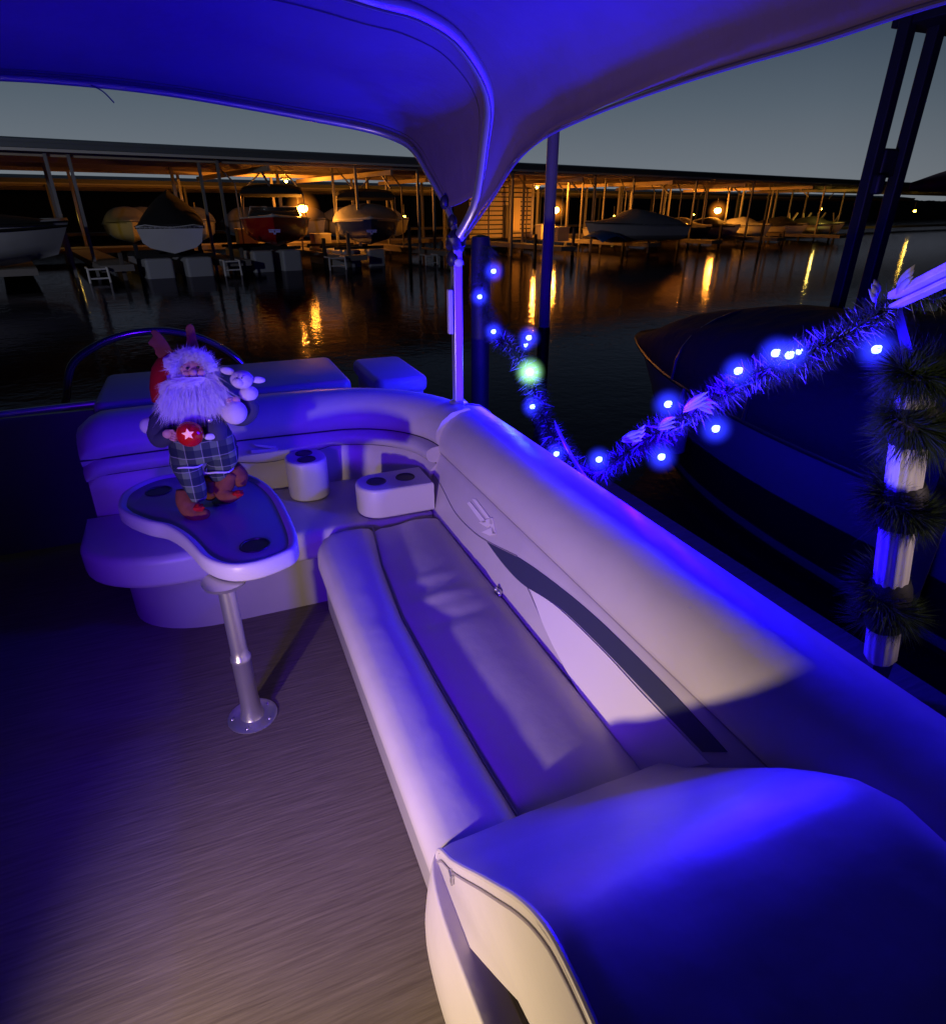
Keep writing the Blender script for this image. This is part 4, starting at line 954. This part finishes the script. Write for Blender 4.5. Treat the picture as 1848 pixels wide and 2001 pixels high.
# head
hc = g(650, 480, .0)
b = MB(); b.ball(hc+V((0, .015, .0)), (.072, .070, .080), 14, 20); b.build('head', skin_m, GN)
b = MB(); f = g(662, 470, -.062); b.ball(f+V((0, .012, 0)), (.044, .020, .030), 10, 14); b.ball(f+V((-.002, -.016, -.004)), (.014, .014, .012), 8, 12)
for s in (-1, 1): b.ball(f+V((s*.024, -.006, -.010)), (.014, .010, .012), 8, 10)
b.build('face', skin_m, GN)
b = MB()
for s in (-1, 1): b.ball(f+V((s*.017, -.012, .010)), (.006, .004, .005), 6, 8)
b.build('eyes', plastic_dark, GN)
b = MB(); b.tube([f+V((-.018, -.010, -.019)), f+V((0, -.014, -.024)), f+V((.018, -.010, -.019))], .0025, 6); b.build('mouth', red_felt, GN)
# hair and beard of fine strands over soft cores
core = MB(); core.ball(g(620, 640, -.015), (.098, .055, .075), 12, 18, jit=.25); core.ball(g(610, 760, -.03), (.098, .045, .055), 12, 18, jit=.3); core.ball(g(690, 860, -.05), (.065, .030, .035), 10, 14, jit=.3)
core.build('beard_core', white_fur, GN, angle=180)
core = MB(); core.ball(g(600, 395, .005), (.078, .060, .042), 12, 18, jit=.25); core.ball(g(490, 470, .0), (.036, .045, .058), 10, 14, jit=.2); core.ball(g(800, 480, .0), (.034, .045, .060), 10, 14, jit=.2)
core.build('hair_core', white_fur, GN, angle=180)
rnd = random.Random(5)
def strands(n, src, dst, name, r=.0007, curl=.012):
    b = MB()
    for i in range(n):
        a = src(); e = dst(a); m_ = a.lerp(e, .5)+V((rnd.gauss(0, curl*.5), -abs(rnd.gauss(.008, .006)), rnd.gauss(0, curl*.4))); d = (e-a).normalized(); s = d.cross(V((0, 1, .2))).normalized()*r
        b.add([a-s, a+s, m_+s*.8, m_-s*.8, e], [(0, 1, 2, 3), (3, 2, 4)])
    return b.build(name, white_fur, GN, smooth=False)
def bs():
    t = rnd.random(); return g(lerp(470, 860, t)+rnd.gauss(0, 10), lerp(560, 620, abs(t-.5)*0)+rnd.gauss(30, 35), -.06-.015*rnd.random())
def bd(a):
    cx_ = g(655, 560, -.06); sp = (a.x-cx_.x)
    return V((a.x+sp*.55-.014+rnd.gauss(0, .02), a.y-.01+rnd.gauss(0, .015), a.z-.115+abs(sp)*.25+rnd.gauss(0, .018)))
strands(8000, bs, bd, 'beard')
def ms(): return g(rnd.uniform(560, 770), 555+rnd.gauss(0, 8), -.085)
def md(a): s = 1 if a.x > g(662, 0, -.085).x else -1; return a+V((s*rnd.uniform(.04, .10), .02, -.03+rnd.gauss(0, .01)))
strands(1500, ms, md, 'moustache')
def hs(): a = rnd.uniform(0, 2*math.pi); return g(640+140*math.cos(a), 450-120*abs(math.sin(a)), -.05+rnd.gauss(0, .015))
def hd(a): c_ = g(640, 470, -.03); d = (a-c_); return a+d*rnd.uniform(.1, .55)+V((rnd.gauss(0, .012), rnd.gauss(0, .01), -.01+rnd.gauss(0, .012)))
strands(5000, hs, hd, 'hair')
strands(260, lambda: g(830+rnd.gauss(0, 15), 500+rnd.gauss(0, 30), -.04), lambda a: a+V((rnd.uniform(.01, .035), 0, rnd.gauss(.005, .01))), 'side_curl')
# hood behind the head with a hanging side
rows = []
for (x, y, w, d) in ((470, 290, 40, .02), (480, 350, 130, .05), (480, 430, 175, .075), (470, 520, 180, .08), (440, 620, 160, .07), (390, 700, 110, .05), (330, 760, 50, .03)):
    c = g(x, y, .04); rows.append([c+V((w*S*math.cos(2*math.pi*k/20), d*math.sin(2*math.pi*k/20), 0)) for k in range(20)])
MB().grid(rows, cv=True, caps=True).build('hood', red_felt, GN, angle=180)
# antlers
def antler(pix, name, dy):
    k = len(pix); f_ = [g(x, y, dy) for x, y in pix]; f_ = cr(f_, 4, closed=True); k = len(f_); b = MB(); c = sum(f_, V())/k
    b.add([p+V((0, -.006, 0)) for p in f_]+[p+V((0, .006, 0)) for p in f_]+[c+V((0, -.013, 0)), c+V((0, .013, 0))], [(i, (i+1) % k, 2*k) for i in range(k)]+[((i+1) % k+k, i+k, 2*k+1) for i in range(k)]+[(i, i+k, (i+1) % k+k, (i+1) % k) for i in range(k)])
    b.build('antler', brown_felt, GN, angle=60)
antler([(480, 340), (440, 250), (380, 160), (310, 95), (262, 105), (280, 150), (238, 215), (290, 260), (310, 320), (360, 365), (430, 385)], 'a', .03)
antler([(715, 290), (690, 160), (665, 60), (625, 35), (590, 75), (600, 160), (598, 250), (650, 310)], 'b', .045)
# plush lamb in the crook of the arm
LM = thing('plush_lamb', g(1080, 800, -.06), 'small cream plush lamb held against the gnome on its raised arm', 'toy')
limb_ = lambda pts, rs, name: MB().tube(cr(pts, 6), [interp([(i*6, r) for i, r in enumerate(rs)], j) for j in range((len(pts)-1)*6+1)], 14).build(name, cream_fur, LM, angle=180)
b = MB(); b.ball(g(1120, 560, -.07), (.040, .036, .033), 12, 16); b.ball(g(1085, 585, -.095), (.022, .018, .018), 8, 12); b.build('head', cream_fur, LM)
b = MB(); b.ball(g(985, 478, -.06), (.024, .010, .014), 8, 12, rot=Matrix.Rotation(.3, 3, 'Y')); b.build('ear', cream_fur, LM)
b = MB(); b.ball(g(1268, 562, -.06), (.028, .010, .013), 8, 12, rot=Matrix.Rotation(.15, 3, 'Y')); b.build('ear', cream_fur, LM)
b = MB(); b.ball(g(1185, 690, -.05), (.034, .030, .028), 10, 14); b.ball(g(1050, 870, -.085), (.045, .036, .045), 12, 16, rot=Matrix.Rotation(.6, 3, 'Y')); b.ball(g(1010, 800, -.07), (.030, .030, .034), 10, 14); b.build('body', cream_fur, LM, angle=180)
b = MB(); b.ball(g(1075, 545, -.108), .0028, 6, 8); b.ball(g(1120, 545, -.108), .0028, 6, 8); b.build('eyes', plastic_dark, LM)
# wire of tiny warm sparkle beads on the shoulder
b = MB()
for k in range(5): b.ball(g(825+k*30+rnd.uniform(-4, 4), 375+k*13, -.03), .0022, 5, 6)
b.build('sparkle_beads', mat('bead', (.9, .6, .2), .2, .6), GN)
# ================================================================== LIGHT
wl = bpy.data.lights.new('work_lamp', 'SPOT'); wl.color = (1, .76, .47); wl.energy = 130; wl.shadow_soft_size = .03; wl.spot_size = R(100); wl.spot_blend = 1
wo = bpy.data.objects.new('work_lamp', wl); wo.location = (-1.05, .42, .535); COL.objects.link(wo)
wo.rotation_euler = (V((.95, 1.5, .45))-wo.location).to_track_quat('-Z', 'Y').to_euler()
def spot(name, loc, aim, col, pw, ang, rad=.04):
    l = bpy.data.lights.new(name, 'SPOT'); l.color = col; l.energy = pw; l.spot_size = R(ang); l.spot_blend = 1; l.shadow_soft_size = rad
    o = bpy.data.objects.new(name, l); COL.objects.link(o); o.location = loc; o.rotation_euler = (V(aim)-V(loc)).to_track_quat('-Z', 'Y').to_euler(); return o
spot('blue_strip_lamp', (-.95, .05, 1.15), (.62, 2.5, .40), (.09, .004, 1), 230, 74, .12)
spot('handrail_fill', (3.1, -.9, 2.0), (2.0, 1.1, .8), (1, .74, .74), 150, 24, .05)  # added out-of-view spot that brightens the white handrail post
w = bpy.data.worlds.new('World'); sc.world = w; w.use_nodes = True; nt = w.node_tree; bg = nt.nodes['Background']
geo = nt.nodes.new('ShaderNodeTexCoord'); sep = nt.nodes.new('ShaderNodeSeparateXYZ'); nt.links.new(geo.outputs['Generated'], sep.inputs[0])
rp = nt.nodes.new('ShaderNodeValToRGB'); rp.color_ramp.interpolation = 'LINEAR'
E_ = rp.color_ramp.elements; E_[0].position = 0; E_[0].color = (.185, .205, .225, 1); E_[1].position = 1; E_[1].color = (.008, .012, .02, 1)
for p, c in ((.06, (.138, .162, .190)), (.12, (.092, .120, .152)), (.19, (.050, .074, .108)), (.32, (.024, .038, .062))):
    e = E_.new(p); e.color = (*c, 1)
nt.links.new(sep.outputs['Z'], rp.inputs[0])
dt = nt.nodes.new('ShaderNodeVectorMath'); dt.operation = 'DOT_PRODUCT'; dt.inputs[1].default_value = (.30, .95, 0)
nt.links.new(geo.outputs['Generated'], dt.inputs[0])
mr = nt.nodes.new('ShaderNodeMapRange'); mr.inputs['From Min'].default_value = .25; mr.inputs['From Max'].default_value = .85; mr.inputs['To Min'].default_value = .015; mr.inputs['To Max'].default_value = 1
nt.links.new(dt.outputs['Value'], mr.inputs['Value'])
mx = nt.nodes.new('ShaderNodeMix'); mx.data_type = 'RGBA'; mx.blend_type = 'MULTIPLY'; mx.inputs['Factor'].default_value = 1
nt.links.new(rp.outputs[0], mx.inputs['A']); nt.links.new(mr.outputs[0], mx.inputs['B']); nt.links.new(mx.outputs['Result'], bg.inputs[0]); bg.inputs[1].default_value = 1
sc.view_settings.view_transform = 'Standard'; sc.view_settings.look = 'None'; sc.view_settings.exposure = 0; sc.view_settings.gamma = 1
sc.cycles.use_denoising = True; sc.cycles.max_bounces = 6; sc.cycles.sample_clamp_indirect = 4; sc.cycles.caustics_reflective = False; sc.cycles.caustics_refractive = False
for o in bpy.data.objects:
    if '_w' in o: del o['_w']
